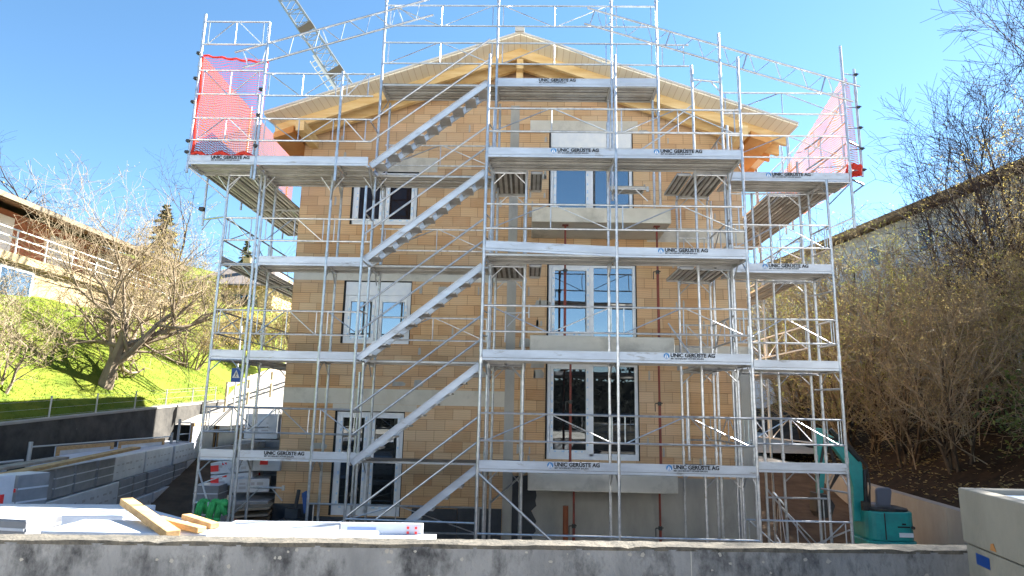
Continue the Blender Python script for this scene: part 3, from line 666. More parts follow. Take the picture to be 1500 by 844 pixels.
# --- stair tower and top deck
s2 = thing('scaffold', (-2.1, 13.4, 0), 'stair tower scaffold with zigzag aluminium stairs left of the balconies and the gable platform above', 'scaffold', 'scaffold sections round the house')
SX0, SX1 = -3.44, -.93; YS = 12.78
post(s2, SX0, YS, .25, 8.05); post(s2, SX1, YS, .25, 10.55); 
for x in (GX, -.80): post(s2, x, YF, .25, 13.6); post(s2, x + .06, YI, .25, 10.6)
post(s2, GX - .08, YF + .06, .25, 4.2)
post(s2, 1.80, YF, 8.0, 13.6); post(s2, 2.83, YF, 7.9, 13.6); post(s2, 1.78, YI - .25, 8.0, 10.6); post(s2, 2.80, YI - .25, 8.0, 10.6)
for z in LV:
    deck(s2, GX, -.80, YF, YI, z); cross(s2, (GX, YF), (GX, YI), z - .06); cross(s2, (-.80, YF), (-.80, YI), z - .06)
    if z > 3: guard(s2, (GX, YI), (-.8, YI), z, 'A')
    ledger(s2, (SX0, YS, z + .96), (GX, YF, z + .96), .016); ledger(s2, (SX1, YS, z + .5), (-.80, YF, z + .5), .016); ledger(s2, (SX1, YS, z + 1), (-.80, YF, z + 1), .016)
    ledger(s2, (SX0, YS, z - .05), (GX, YF, z - .05), .02); ledger(s2, (SX1, YS, z - .05), (-.80, YF, z - .05), .02)
for a, b in ((GX, -.80), (-.80, 1.80), (1.80, 2.83)):
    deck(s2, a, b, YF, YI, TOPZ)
    st = '/' if b > 2.5 else 'V'
    guard(s2, (a, YF), (b, YF), TOPZ, 'A', (1.02, .5)); guard(s2, (a, YF), (b, YF), TOPZ + .95, 'V', (1.02, .5))
for x in (GX, -.8, 1.8, 2.83):
    cross(s2, (x, YF), (x, YI), TOPZ - .06, False); MB().tube((x, YI, TOPZ - .1), (x, YF + .02, TOPZ - .75), .016, 6).build('bracket_strut', M['steel'], s2)
toe(s2, (-.80, YF), (1.80, YF), TOPZ, .08, textonly=True); toe(s2, (1.80, YF), (2.83, YF), TOPZ + .02)
guard(s2, (2.83, YF), (3.55, YF), TOPZ, ' ', (1.0, .48))
for z0 in (1.15, 3.1): pass
ledger(s2, (SX0, YS, 1.38), (SX1, YS, 1.36)); guard(s2, (DX, YF), (-.8, YF), .55, 'A', (1.0, .5))
def stair(z0, z1, x0, x1):
    d = V((x1 - x0, 0, z1 - z0)); L = d.length; d.normalize(); n = V((-d.z, 0, d.x))
    mb = MB()
    for y in (YS + .09, YS + .56):
        c = V(((x0 + x1) / 2, y, (z0 + z1) / 2))
        mb.obox(c, d * (L / 2), V((0, .006, 0)), n * .065); 
        for k in (-1, 1): mb.obox(c + n * (.062 * k) + V((0, -.014, 0)), d * (L / 2), V((0, .018, 0)), n * .006)
    o = mb.build('stair_flight', M['toe'], s2)
    tr = MB(); n_ = 9
    for i in range(n_):
        f = (i + .6) / n_; c = V((x0 + (x1 - x0) * f, YS + .325, z0 + (z1 - z0) * f - .05))
        tr.box(c.x - .12, c.x + .11, YS + .1, YS + .55, c.z - .02, c.z + .015); tr.box(c.x - .12, c.x - .108, YS + .1, YS + .55, c.z - .065, c.z - .02)
    tr.build('treads', M['deck'], o)
    hr = MB()
    for off in (.52, 1.0):
        a = V((x0 - .04, YS + .03, z0 + off)); b = V((x1 + .02, YS + .03, z1 + off)); hr.tube(a, b, .021, 8)
    for f in (.3, .72):
        pass
    hr.build('handrail', M['steel'], o)
for i, z in enumerate(LV): stair(z - .02, z + 1.93, SX0 + .04, SX1 - .02)
stair(.40, 2.35, SX0 + .04, SX1 - .02)

# --- balcony scaffold
s3 = thing('scaffold', (1.7, 12.2, 0), 'front scaffold with four logo toe boards running round the three balconies', 'scaffold', 'scaffold sections round the house')
PX = [-.88, 1.71, 4.22]; Y0, Y1 = 12.2, 12.93
for x in PX: post(s3, x, Y0, .25, 10.75 if x < 4 else 10.72)
post(s3, -.80, Y1, .25, 9.6); post(s3, 1.64, Y1, .25, 9.6); post(s3, 4.18, Y1, .25, 9.55); post(s3, 3.47, Y1, .25, 10.95); post(s3, 4.12, Y1 + .12, .25, 11.8)
post(s3, -.08, Y1 + .02, .25, 8.45)
YBK = 14.55
for x, z1 in ((-.12, 8.4), (3.45, 8.4), (4.16, 8.4), (4.25, 8.4)): post(s3, x, YBK, .2, z1)
post(s3, 3.50, YBK - .3, 2.5, 4.2); post(s3, 4.4, 13.75, .2, 8.4)
lg = {(0, 0): .45, (0, 1): 2.62, (1, 1): 2.62, (2, 1): 2.56, (3, 0): .46, (3, 1): 2.52}
for i, z in enumerate(LV):
    for k in (0, 1):
        a, b = PX[k], PX[k + 1]
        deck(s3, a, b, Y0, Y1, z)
        if (i, k) == (2, 0): toe(s3, (a, Y0), (b, Y0), z, None, dz=.10, tilt=-.09)
        else: toe(s3, (a, Y0), (b, Y0), z, lg.get((i, k)))
        st = 'A'
        if i == 1 and k == 0: st = 'V'
        guard(s3, (a, Y0), (b, Y0), z, st)
    for x, xi in zip(PX, (-.80, 1.64, 4.18)): cross(s3, (x, Y0), (xi, Y1), z - .06)
    for xa, xb_ in ((-.78, -.08), (3.47, 4.18)):
        deck(s3, xa, xb_, Y1 + .02, YBK, z - .01, 'y'); cross(s3, (xa, YBK), (xb_, YBK), z - .07); cross(s3, (xa, Y1 + .03), (xb_, Y1 + .03), z - .10)
    guard(s3, (4.2, Y1), (4.2, YBK), z, 'A'); guard(s3, (3.47, YBK), (4.18, YBK), z, '\\')
    if i in (2, 3):
        deck(s3, .0, .27, Y1 + .1, 14.25, z - .02, 'y', 'narrow_deck'); deck(s3, 3.12, 3.42, Y1 + .1, 14.4, z - .02, 'y', 'narrow_deck')
deck(s3, 1.75, 2.45, 13.0, 13.4, 8.2); cross(s3, (1.72, 13.0), (2.48, 13.0), 8.13); 
for k in (0, 1): ledger(s3, (PX[k], Y0, 1.28), (PX[k + 1], Y0, 1.28))
MB().tube((PX[0] + .02, Y0 - .02, 2.33), (PX[0] + 1.45, Y0 - .02, 1.12), .024, 8).build('brace', M['steel'], s3)
MB().tube((-.7, YF, 1.65), (.25, 14.9, 2.35), .02, 8).build('brace', M['steel'], s3)
MB().tube((-.5, YI, 4.95), (-.5, YI, 5.65), .015, 6).tube((-.5, YI, 5.6), (.02, YI, 5.62), .015, 6).tube((-.46, YI, 5.3), (-.2, YI, 5.58), .012, 6).tube((.02, YI, 5.5), (.02, YI, 5.8), .015, 6).build('bracket', M['toe'], s3)
MB().tube((3.2, 14.6, 5.5), (3.75, 14.2, 4.5), .02, 8).build('brace', M['toe'], s3)
MB().tube((2.83, YF, 9.62), (3.5, Y1, 10.05), .02, 8).tube((1.9, YF, 8.8), (3.48, Y1, 9.8), .018, 8).build('brace', M['steel'], s3)
cross(s3, (3.47, Y1), (4.12, Y1 + .12), 10.62)

# --- right wing scaffold
s4 = thing('scaffold', (6.2, 13.4, 0), 'right wing scaffold returning along the right side of the house beside the excavator', 'scaffold', 'scaffold sections round the house')
WX = 6.42
post(s4, WX, YF, .15, 8.5); post(s4, 6.34, YI, .15, 8.45); post(s4, 6.20, 14.28, .15, 9.3); post(s4, 5.50, 14.28, .15, 8.45); post(s4, 5.06, YI, .15, 8.45); post(s4, 4.32, 12.6, .15, 5.2)
for y in (16.85, 19.42, 22.0): post(s4, 6.20, y, .4, 10.2); post(s4, 5.50, y, .4, 8.5)
for i, z in enumerate(LV):
    deck(s4, 4.26, WX, YF, YI, z)
    toe(s4, (4.26 if i else 4.6, YF), ((WX, WX, WX, 6.93)[i], YF), z, (None, None, 5.0, 5.18)[i])
    cross(s4, (WX, YF), (6.34, YI), z - .06); cross(s4, (5.50, 14.28), (6.20, 14.28), z - .08); cross(s4, (4.5, YI), (6.3, YI), z - .09, False)
    if i < 3: guard(s4, (4.3, YF), (WX, YF), z, 'A')
    for y0, y1 in ((14.28, 16.85), (16.85, 19.42), (19.42, 22.0)):
        deck(s4, 5.52, 6.18, y0, y1, z, 'y'); cross(s4, (5.50, y1), (6.20, y1), z - .06)
        if i < 3: guard(s4, (6.20, y0), (6.20, y1), z, 'A')
    guard(s4, (6.34, YI), (WX, YF), z if i < 3 else z, ' ')
    ledger(s4, (6.2, YI, z - .42), (WX, YF, z - .42), .018)
guard(s4, (4.3, YF), (WX, YF), .35, 'V', (1.1, .3)); guard(s4, (5.50, 14.28), (6.20, 16.85), .3, 'A', (1.3, .3)); guard(s4, (5.06, YI), (6.34, YI), .4, '\\', (1.4, .3))
MB().tube((5.05, YI, 2.0), (6.2, YI, .5), .018, 6).tube((5.1, 14.3, .45), (6.4, 13.45, 1.3), .018, 6).build('brace', M['steel'], s4)
z = LV[3]
deck(s4, WX, 6.95, YF, YI, z); deck(s4, 6.2, 6.9, YI, 16.85, z, 'y'); deck(s4, 6.2, 6.9, 16.85, 19.42, z, 'y')
post(s4, 6.95, YF, 7.45, 11.72); post(s4, 7.40, 13.75, 8.75, 11.35)
cross(s4, (WX, YF), (6.95, YF), z - .06, False); cross(s4, (6.95, YF), (7.40, 13.75), z + .02, False); MB().tube((6.97, YF + .05, z - .3), (7.38, 13.73, z), .016, 6).build('bracket_strut', M['steel'], s4)
MB().tube((6.95, YF, z - .85), (6.36, YF + .05, z - 1.12), .018, 6).build('bracket_strut', M['steel'], s4)
MB().tube((6.93, YF, z - .08), (6.42, YF + .05, z - .6), .016, 6).build('bracket_strut', M['steel'], s4)
ledger(s4, (6.95, YF, z + .9), (7.4, 13.75, z + .9))
guard(s4, (4.3, YF), (6.95, YF), z, 'A'); guard(s4, (4.2, YF), (6.95, YF), z + 1.0, 'A', (1.02, .52))
for y0, y1 in ((13.75, 16.85), (16.85, 19.42)):
    guard(s4, (7.1, y0), (7.1, y1), z, 'A'); guard(s4, (7.1, y0), (7.1, y1), z + 1.0, 'V', (1.0, .5))
for y, zz in ((16.85, 11.1), (17.3, 11.2), (19.42, 11.0)): post(s4, 7.1, y, 8.4, zz)
for zz in (8.9, 9.4, 9.9, 10.4, 11.2): clamp(s4, (7.42, 13.72, zz), .03); MB().tube((6.95, YF, zz - .15), (7.40, 13.75, zz), .014, 6).build('clamp', M['steel'], s4)

# lattice girders clamped to the tops
def girder(a, b, h, label):
    a = V(a); b = V(b); d = (b - a); L = d.length; d.normalize(); dn = V((0, -.0, -1)); dn = (dn - d * dn.dot(d)).normalized() * h
    t = thing('lattice_girder', tuple(a), label, 'girder', 'roof lattice girders')
    MB().tube(a, b, .024, 8).build('chord', M['steel'], t); MB().tube(a + dn + d * .05, b + dn - d * .05, .024, 8).build('chord', M['steel'], t)
    mb = MB(); n = max(3, int(L / .62))
    for i in range(n):
        s0 = .18 + (L - .36) * i / n; s1_ = .18 + (L - .36) * (i + 1) / n; m_ = (s0 + s1_) / 2
        if i % 3 == 0: mb.tube(a + d * s0, a + dn + d * s0, .018, 6)
        mb.beam(a + d * (s0 + .05), a + dn + d * m_, .03, .012); mb.beam(a + dn + d * m_, a + d * (s1_ - .05), .03, .012)
    mb.build('lattice', M['steel'], t)
girder((-6.52, 12.72, 11.06), (-2.4, 13.3, 12.78), .40, 'lattice girder sloping up from the netted left platform across the crane')
girder((1.25, 13.33, 12.60), (7.28, 13.33, 10.70), .40, 'lattice girder sloping down from the gable platform to the right netting')

# nets
def net(name, rows, label, parent_group='red debris nets'):
    mb = MB(); n = len(rows[0])
    for r in rows: mb.v += [tuple(p) for p in r]
    for j in range(len(rows) - 1):
        for i in range(n - 1): a = j * n + i; mb.f.append((a, a + 1, a + n + 1, a + n))
    return mb
R.seed(4)
def sheet(p00, p10, p01, p11, nu, nv, amp, nrm):
    rows = []
    for j in range(nv + 1):
        v = j / nv; row = []
        for i in range(nu + 1):
            u = i / nu; a = V(p00).lerp(V(p10), u); b = V(p01).lerp(V(p11), u); p = a.lerp(b, v)
            w = amp * math.sin(PI * v) * (math.sin(u * 9) + .6 * math.sin(u * 17 + 3 * v)) ; row.append(p + V(nrm) * w)
        rows.append(row)
    return rows
t = thing('safety_net', (-7.2, 13, 8.6), 'red safety net round the top left scaffold platform', 'safety net', 'red debris nets')
net('n', sheet((OX + .03, YT + .04, 8.62), (B3 + .02, YT + .04, 8.66), (OX + .03, YT + .04, 11.05), (B3 + .06, YT + .04, 10.95), 14, 10, .03, (0, 1, 0)), '').build('front_panel', M['netshade'], t)
net('n', sheet((OX + .04, YT + .05, 8.62), (OX + .1, 18.4, 8.7), (OX + .04, YT + .05, 11.03), (OX + .1, 18.4, 10.9), 24, 10, .04, (1, 0, 0)), '').build('side_panel', M['net'], t)
mb = MB(); pts = [V((OX + .04 + i * .104, YT + .03, 8.72 + .05 * math.sin(i * 1.3))) for i in range(15)]
for a, b in zip(pts, pts[1:]): mb.tube(a, b, .035 + .012 * R.random(), 6)
pts = [V((OX + .05 + i * .104, YT + .03, 11.03 - .012 * i + .02 * math.sin(i * 2))) for i in range(15)]
for a, b in zip(pts, pts[1:]): mb.tube(a, b, .022, 6)
pts = [V((OX + .04 + .02 * math.sin(i), YT + .04, 8.72 + i * .19)) for i in range(13)]
for a, b in zip(pts, pts[1:]): mb.tube(a, b, .03, 6)
mb.build('gathered_edge', M['redcloth'], t)
t = thing('safety_net', (7.2, 14.5, 8.6), 'red safety net hanging along the upper right end of the scaffolding', 'safety net', 'red debris nets')
rows = []
for j in range(13):
    v = j / 12; row = []
    for i in range(29):
        u = i / 28; y = 13.85 + u * 6.2; top = 8.7 + (2.45) * (1 - u) ** .75
        row.append(V((7.15 + .06 * math.sin(u * 40) * math.sin(PI * min(v + .2, 1)) - .5 * u * u, y, 8.62 + (top - 8.62) * v)))
    rows.append(row)
net('n', rows, '').build('side_panel', M['net'], t)
net('n', sheet((6.97, 13.5, 8.75), (7.38, 13.80, 8.75), (7.0, 13.5, 11.1), (7.3, 13.80, 11.05), 6, 10, .02, (0, 1, 0)), '').build('end_panel', M['net'], t)
mb = MB(); R.seed(8)
for i in range(14): mb.tube((7.02 + R.uniform(0, .28), 13.62 + R.uniform(0, .15), 8.72 + R.uniform(0, .22)), (7.05 + R.uniform(0, .28), 13.62 + R.uniform(0, .15), 8.76 + R.uniform(0, .25)), .06, 7)
mb.build('gathered_edge', M['redcloth'], t)

# red props under the balconies
def prop(x, y, z0, z1, label):
    t = thing('steel_prop', (x, y, z0), label, 'prop', 'red steel props under the balconies')
    zm = z0 + (z1 - z0) * .58
    MB().tube((x, y, z0 + .01), (x, y, zm), .030, 10).build('outer_tube', M['prop'], t); MB().tube((x, y, zm - .2), (x, y, z1 - .01), .024, 10).build('inner_tube', M['prop'], t)
    MB().box(x - .07, x + .07, y - .07, y + .07, z0 + .002, z0 + .012).box(x - .07, x + .07, y - .07, y + .07, z1 - .012, z1 - .002).build('end_plate', M['prop'], t)
    MB().tube((x, y, zm - .03), (x, y, zm + .05), .042, 10).tube((x - .1, y - .02, zm + .01), (x + .06, y - .03, zm + .02), .012, 6).tube((x - .1, y - .02, zm + .01), (x - .1, y - .02, zm - .16), .01, 6).build('adjusting_nut', M['darkmetal'], t)
for x, z0, z1, l in ((1.03, .1, 1.84, 'left red prop under the lowest balcony'), (.95, 2.19, 4.75, 'red prop in front of the dark ground floor door'), (.82, 5.10, 7.67, 'red prop in front of the left half of the blue middle balcony window'),
                  (2.84, .1, 1.84, 'right red prop under the lowest balcony'), (2.88, 2.19, 4.75, 'red prop right of the dark ground floor door'), (2.90, 5.10, 7.67, 'red prop right of the blue middle balcony window')):
    prop(x, 14.2, z0, z1, l)

# ------------------------------------------------------------------ site clutter
def foam_pack(c, ux, uy, sx, sy, sz, kind, label, group=None, straps=2, red=False, tiltz=0.):
    """insulation pack: centre of base c, axis ux (long) and uy in plan"""
    c = V(c); ux = V((*ux, tiltz)).normalized(); uy = V((*uy, 0)).normalized(); uz = ux.cross(uy)
    if uz.z < 0: uz = -uz
    t = thing('insulation_pack', tuple(c), label, 'insulation pack', group)
    cc = c + uz * (sz / 2)
    o = MB().obox(cc, ux * sx / 2, uy * sy / 2, uz * sz / 2).build('pack', M[{'w': 'foam', 'g': 'foamgrey', 'd': 'foamend'}[kind]], t, bevel=.015)
    if kind != 'w':
        mb = MB()
        for k in range(straps):
            z = sz * ((k + 1) / (straps + 1) - .5)
            for s in (-1, 1):
                mb.obox(cc + uz * z + uy * (s * (sy / 2 + .003)), ux * (sx / 2 - .01), uy * .002, uz * .012); mb.obox(cc + uz * z + ux * (s * (sx / 2 + .003)), ux * .002, uy * (sy / 2 - .01), uz * .012)
        mb.build('wrap_edge', M['foam'], t)
        MB().obox(cc + uz * (sz / 2 + .004), ux * (sx / 2 - .012), uy * (sy / 2 - .012), uz * .003).build('top_wrap', M['foam'], t)
    else:
        R.seed(int(abs(c.x * 91 + c.y * 37)) )
        mb = MB()
        for s in (-1, 1):
            for r_ in range(2):
                x = -sx / 2 + .15
                while x < sx / 2 - .2:
                    w = R.uniform(.05, .22); mb.obox(cc + ux * (x + w / 2) + uy * (s * (sy / 2 + .003)) + uz * (sz * (.14 - .3 * r_)), ux * (w / 2), uy * .0015, uz * R.choice((.012, .02, .03))); x += w + R.uniform(.05, .3)
        mb.build('print', M['printgrey'], t)
        if red:
            mb = MB()
            for s in (-1, 1): mb.obox(cc + uy * (s * (sy / 2 + .0045)) + ux * (sx * red), ux * .09, uy * .0015, uz * .07); mb.obox(cc + uy * (s * (sy / 2 + .0045)) + ux * (sx * red + .22) + uz * .09, ux * .05, uy * .0015, uz * .025)
            for s in (-1, 1): mb.obox(cc + ux * (s * (sx / 2 + .0045)) + uy * (sy * .1), uy * .06, ux * .0015, uz * .06)
            mb.build('red_print', M['printred'], t)
    return t
# long row receding along the left: axis u, outward side faces the site
P0 = V((-8.94, 11.74)); U = V((-2.62, 11.30)).normalized(); Wd = V((U.y, -U.x))      # Wd points to the house
rowg = 'insulation packs stacked in the long left row'
def row(s0, s1, z0, z1, kind, label, depth=.62, red=False, straps=2, push=0.):
    mid = P0 + U * ((s0 + s1) / 2) - Wd * (depth / 2 - push)
    foam_pack((mid.x, mid.y, z0), U, Wd, s1 - s0 - .03, depth, z1 - z0 - .012, kind, label, rowg, straps, red)
ordn = ['nearest', 'second nearest', 'third nearest', 'fourth nearest', 'fifth nearest', 'sixth nearest', 'seventh nearest', 'eighth nearest', 'ninth nearest', 'tenth nearest']
items = [(-.22, .52, 'd'), (.56, 1.06, 'd'), (1.12, 1.92, 'd'), (2.0, 3.02, 'd'), (3.1, 4.05, 'd'), (4.1, 6.2, 'w'), (6.26, 8.7, 'w'), (8.75, 11.5, 'w')]
kd = {'d': 'dark grey strapped pack', 'w': 'long pale printed pack'}
for i, (a, b, k) in enumerate(items): row(a, b, 1.60, 2.18, k, '%s, %s of the top layer of the left row' % (kd[k], ordn[i]), straps=2 if i != 1 else 0, push=R.uniform(-.03, .05))
items = [(.55, 4.4, 'w'), (4.5, 5.45, 'd'), (5.5, 6.4, 'd'), (6.5, 7.7, 'd'), (7.75, 8.95, 'd'), (9.05, 10.3, 'd'), (10.35, 11.7, 'w')]
for i, (a, b, k) in enumerate(items): row(a, b, 1.02, 1.59, k, '%s, %s of the middle layer of the left row' % (kd[k], ordn[i]), red=-.25 if i == 0 else False, push=R.uniform(-.03, .05))
items = [(-.2, 2.2, 'd'), (2.3, 4.6, 'w'), (4.7, 6.9, 'w'), (7.0, 9.4, 'w'), (9.5, 12, 'd')]
for i, (a, b, k) in enumerate(items): row(a, b, .44, 1.01, k, '%s, %s of the bottom layer of the left row' % (kd[k], ordn[i]), push=.08)
for i, (a, b) in enumerate(((-.3, 2.9), (3.0, 6.0), (6.1, 9.2), (9.3, 12.0))):
    mid = P0 + U * ((a + b) / 2) - Wd * 1.0
    foam_pack((mid.x, mid.y, 1.02 if i else 1.0), U, Wd, b - a, .66, 1.16 if i else .9, 'w', 'wide pale pack, %s of the rear file of the left row' % ordn[i], rowg)
# box with red square at the left edge
foam_pack((-7.28, 8.62, 1.90), (1, -.12), (.12, 1), .78, .5, .60, 'w', 'white carton with red square at the left edge', None, red=.18)
foam_pack((-7.40, 9.65, 1.86), (.2, 1), (1, -.2), .5, .42, .56, 'd', 'dark strapped pack right behind the white red square carton')
foam_pack((-6.9, 9.1, 1.2), (1, -.2), (.2, 1), 1.3, 1.1, .64, 'w', 'pale pack carrying the white red square carton')
foam_pack((-6.6, 9.0, .4), (1, -.2), (.2, 1), 1.5, 1.3, .78, 'g', 'grey pack at the bottom under the red square carton')
# foreground heap behind the parapet
fg = 'loose insulation packs behind the parapet'
foam_pack((-6.0, 6.3, 1.75), (1, .05), (-.05, 1), 1.7, .5, .56, 'w', 'white sunlit pack at the lower left corner behind the parapet', fg)
foam_pack((-4.78, 6.22, 2.18), (1, -.12), (.12, 1), .62, .4, .24, 'g', 'grey rounded block between the white foreground packs', fg)
foam_pack((-3.62, 6.32, 1.93), (1, .03), (-.03, 1), 1.5, .62, .41, 'w', 'large white sunlit pack directly below the timber pieces', fg)
foam_pack((-5.35, 7.5, 1.70), (1, .12), (-.12, 1), 1.9, .8, .58, 'w', 'white pack lying behind the grey rounded block', fg)
foam_pack((-4.5, 7.6, 1.80), (1, -.3), (.3, 1), .8, .7, .42, 'w', 'white pack with red print lying askew beside the timber', fg, red=-.2, tiltz=-.14)
foam_pack((-2.05, 6.2, 1.92), (1, .02), (-.02, 1), 1.3, .6, .40, 'w', 'white sunlit pack in front of the two shaded blue packs', fg)
foam_pack((-4.4, 8.9, 1.33), (1, .02), (-.02, 1), 1.7, 1.0, .50, 'w', 'shaded bluish pack behind the timber pieces', fg)
foam_pack((-2.62, 8.2, 1.45), (1, .02), (-.02, 1), 1.6, 1.0, .52, 'w', 'shaded bluish pack in the middle below the tall window door', fg)
foam_pack((-2.62, 7.1, 1.66), (1, .05), (-.05, 1), 1.2, .8, .56, 'w', 'white pack half in sun beneath the thin boards', fg)
foam_pack((-5.2, 7.4, .9), (1, .1), (-.1, 1), 3.0, 2.4, .72, 'w', 'broad pale pack at the bottom of the foreground heap', fg)
foam_pack((-2.9, 7.6, .8), (1, 0), (0, 1), 2.4, 2.6, .64, 'w', 'broad pale pack at the bottom of the heap near the house', fg)
# thin boards
def board(c, ux, uy, sx, sy, sz, m, name, label, cat, group=None):
    c = V(c); ux = V(ux).normalized(); uy = V(uy); uy = (uy - ux * uy.dot(ux)).normalized(); uz = ux.cross(uy)
    return tag(MB().obox(c, ux * sx / 2, uy * sy / 2, uz * sz / 2).build(name, m, None, bevel=.004), label, cat, group)
t = thing('insulation_board', (-1.75, 6.3, 2.3), 'long thin white board lying behind the parapet below the stair', 'insulation board', 'thin white boards')
MB().obox((-1.78, 6.38, 2.22), (.92, .05, 0), (-.02, .32, 0), (0, 0, .035)).build('board', M['foam'], t); MB().obox((-2.1, 6.15, 2.257), (.3, .02, 0), (0, .02, 0), (0, 0, .001)).build('print', M['printblue'], t)
t = thing('insulation_board', (-1.3, 6.6, 2.3), 'short white board with coloured dots standing on the long thin board', 'insulation board', 'thin white boards')
MB().obox((-1.42, 6.72, 2.30), (.40, .03, 0), (0, .025, .0), (0, 0, .055)).build('board', M['foam'], t)
mb = MB(); 
for i, x in enumerate((-1.10, -1.02, -1.10, -1.02)): mb.obox((x - .06, 6.716, 2.32 - .045 * (i // 2)), (.012, 0, 0), (0, .001, 0), (0, 0, .012))
mb.build('dot_print', M['printred'], t).location.y -= .0
for o in t.children:
    if o.name.startswith('dot'): o.location.y = -.0265
MB().obox((-1.62, 6.676, 2.30), (.14, .0105, 0), (0, .001, 0), (0, 0, .018)).build('print', M['printblue'], t)
# timber pieces in the foreground
tg = 'timber pieces on the foreground packs'
tag(MB().beam((-4.22, 7.0, 2.46), (-3.08, 5.86, 2.36), .12, .07).build('timber_beam', M['plank'], None, bevel=.006), 'thick sunlit timber beam lying diagonally on the white packs', 'timber', tg)
tag(MB().beam((-3.50, 6.36, 2.40), (-2.92, 6.05, 2.37), .09, .05).build('timber_beam', M['plank'], None, bevel=.006), 'front one of two short timber offcuts right of the diagonal beam', 'timber', tg)
tag(MB().beam((-3.36, 6.60, 2.39), (-2.90, 6.26, 2.37), .09, .05).build('timber_beam', M['plank'], None, bevel=.006), 'rear one of two short timber offcuts right of the diagonal beam', 'timber', tg)
# planks on the long row
tag(MB().beam((-8.9, 11.2, 2.22), (-9.75, 16.3, 2.36), .22, .06).build('plank', M['plank'], None, bevel=.004), 'long brown plank lying on top of the left row of packs', 'plank', 'planks on the left row')
tag(MB().beam((-9.5, 11.0, 2.23), (-10.1, 14.2, 2.26), .3, .05).build('plank', M['plankgrey'], None, bevel=.004), 'greyed wide plank beside the long brown plank on the left row', 'plank', 'planks on the left row')
# packs behind the left scaffold
bg = 'insulation packs behind the left scaffold'
foam_pack((-6.95, 15.9, 1.90), (1, .12), (-.12, 1), .95, .9, .26, 'w', 'upper of two long white packs tilted behind the left scaffold', bg, red=-.4, tiltz=.10)
foam_pack((-6.92, 15.9, 1.62), (1, .12), (-.12, 1), .95, .9, .26, 'w', 'lower of two long white packs tilted behind the left scaffold', bg, red=-.4, tiltz=.10)
foam_pack((-7.22, 15.2, 1.32), (1, .1), (-.1, 1), .55, .6, .34, 'd', 'small dark strapped pack behind the green cloth', bg, 1)
foam_pack((-6.05, 15.7, 1.98), (1, .1), (-.1, 1), .62, .9, .42, 'w', 'white pack with red square beside the brick corner', bg, red=-.1)
foam_pack((-6.45, 15.6, 1.50), (1, .35), (-.35, 1), .8, .8, .3, 'w', 'white pack lying under the red square pack at the brick corner', bg)
foam_pack((-6.7, 15.7, .4), (1, .1), (-.1, 1), 1.5, 1.0, .9, 'd', 'dark pack at the bottom behind the left scaffold', bg)
foam_pack((-6.9, 17.4, 2.62), (1, .1), (-.1, 1), .85, 1.2, .62, 'w', 'tall pale pack above the left scaffold deck', bg)
foam_pack((-6.05, 17.2, 2.70), (1, .1), (-.1, 1), .6, 1.0, .45, 'w', 'white pack with red square above the left scaffold deck', bg, red=-.1)
foam_pack((-6.5, 17.4, .9), (1, .1), (-.1, 1), 1.9, 1.4, 1.68, 'd', 'tall dark pallet load carrying the upper packs beside the house', bg, 3)
mb = MB()
for k in range(5): mb.obox((-6.25 + .02 * k, 15.0, .66 + k * .14), (.42, .12, .02), (-.1, .4, 0), (0, 0, .02))
solo('board_stack', mb, M['plankgrey'], 'low pile of dark formwork boards at the left brick corner', 'board pile')
solo('pipe', MB().tube((-6.05, 13.9, .2), (-6.03, 13.9, 1.14), .055, 12), M['pipe'], 'short orange brown pipe standing at the left brick corner', 'pipe')
solo('pipe', MB().tube((.90, 14.9, .2), (.90, 14.9, 1.42), .062, 12), M['pipe'], 'orange brown drain pipe standing before the basement wall', 'pipe')
# green cloth over the low cross bar
mb = MB(); R.seed(2)
for k, x in enumerate((-6.58, -6.52, -6.34, -6.28, -6.17, -6.12)):
    pts = [V((x + .02 * math.sin(k), YF - .05, .85 + .1 * (k % 3))), V((x - .02, YF - .05, 1.25)), V((x + .03, YF - .035, 1.54)), V((x + .10, YF + .01, 1.57)), V((x + .12, YF + .05, 1.3))]
    for a, b in zip(pts, pts[1:]): mb.tube(a, b, .045, 7)
mb.tube((-6.2, YF - .04, 1.55), (-5.98, YF - .05, 1.50), .05, 7); mb.tube((-6.1, YF - .06, 1.5), (-6.0, YF - .05, 1.3), .05, 7)
solo('cloth', mb, M['greencloth'], 'bright green cloth hung over the low bar of the left scaffold', 'cloth', smooth=True)
solo('bracket_board', MB().obox((-4.95, 15.0, 1.35), (.05, 0, .03), (0, .02, 0), (-.04, 0, .22)), M['blueplastic'], 'blue plastic strip leaning on the left plinth', 'plastic strip')
mb = MB(); mb.box(-5.45, -4.95, 14.75, 15.1, .5, 1.0); mb.box(-5.35, -5.05, 14.85, 15.05, 1.0, 1.22); mb.tube((-5.15, 14.95, 1.2), (-5.1, 14.95, 1.62), .045, 8)
solo('equipment_case', mb, M['plinth'], 'dark case with raised tube standing before the left plinth', 'case', bevel=.02)
t = thing('insulation_board', (5.6, 12.6, .5), 'sunlit white board lying on the ground under the right scaffold', 'insulation board')
MB().obox((5.75, 12.75, .83), (.48, -.62, -.03), (.22, .17, 0), (0, 0, .03)).build('board', M['foam'], t); MB().box(5.4, 5.6, 12.9, 13.1, .05, .80).box(5.9, 6.1, 12.4, 12.6, .05, .78).build('trestle', M['plankgrey'], t)

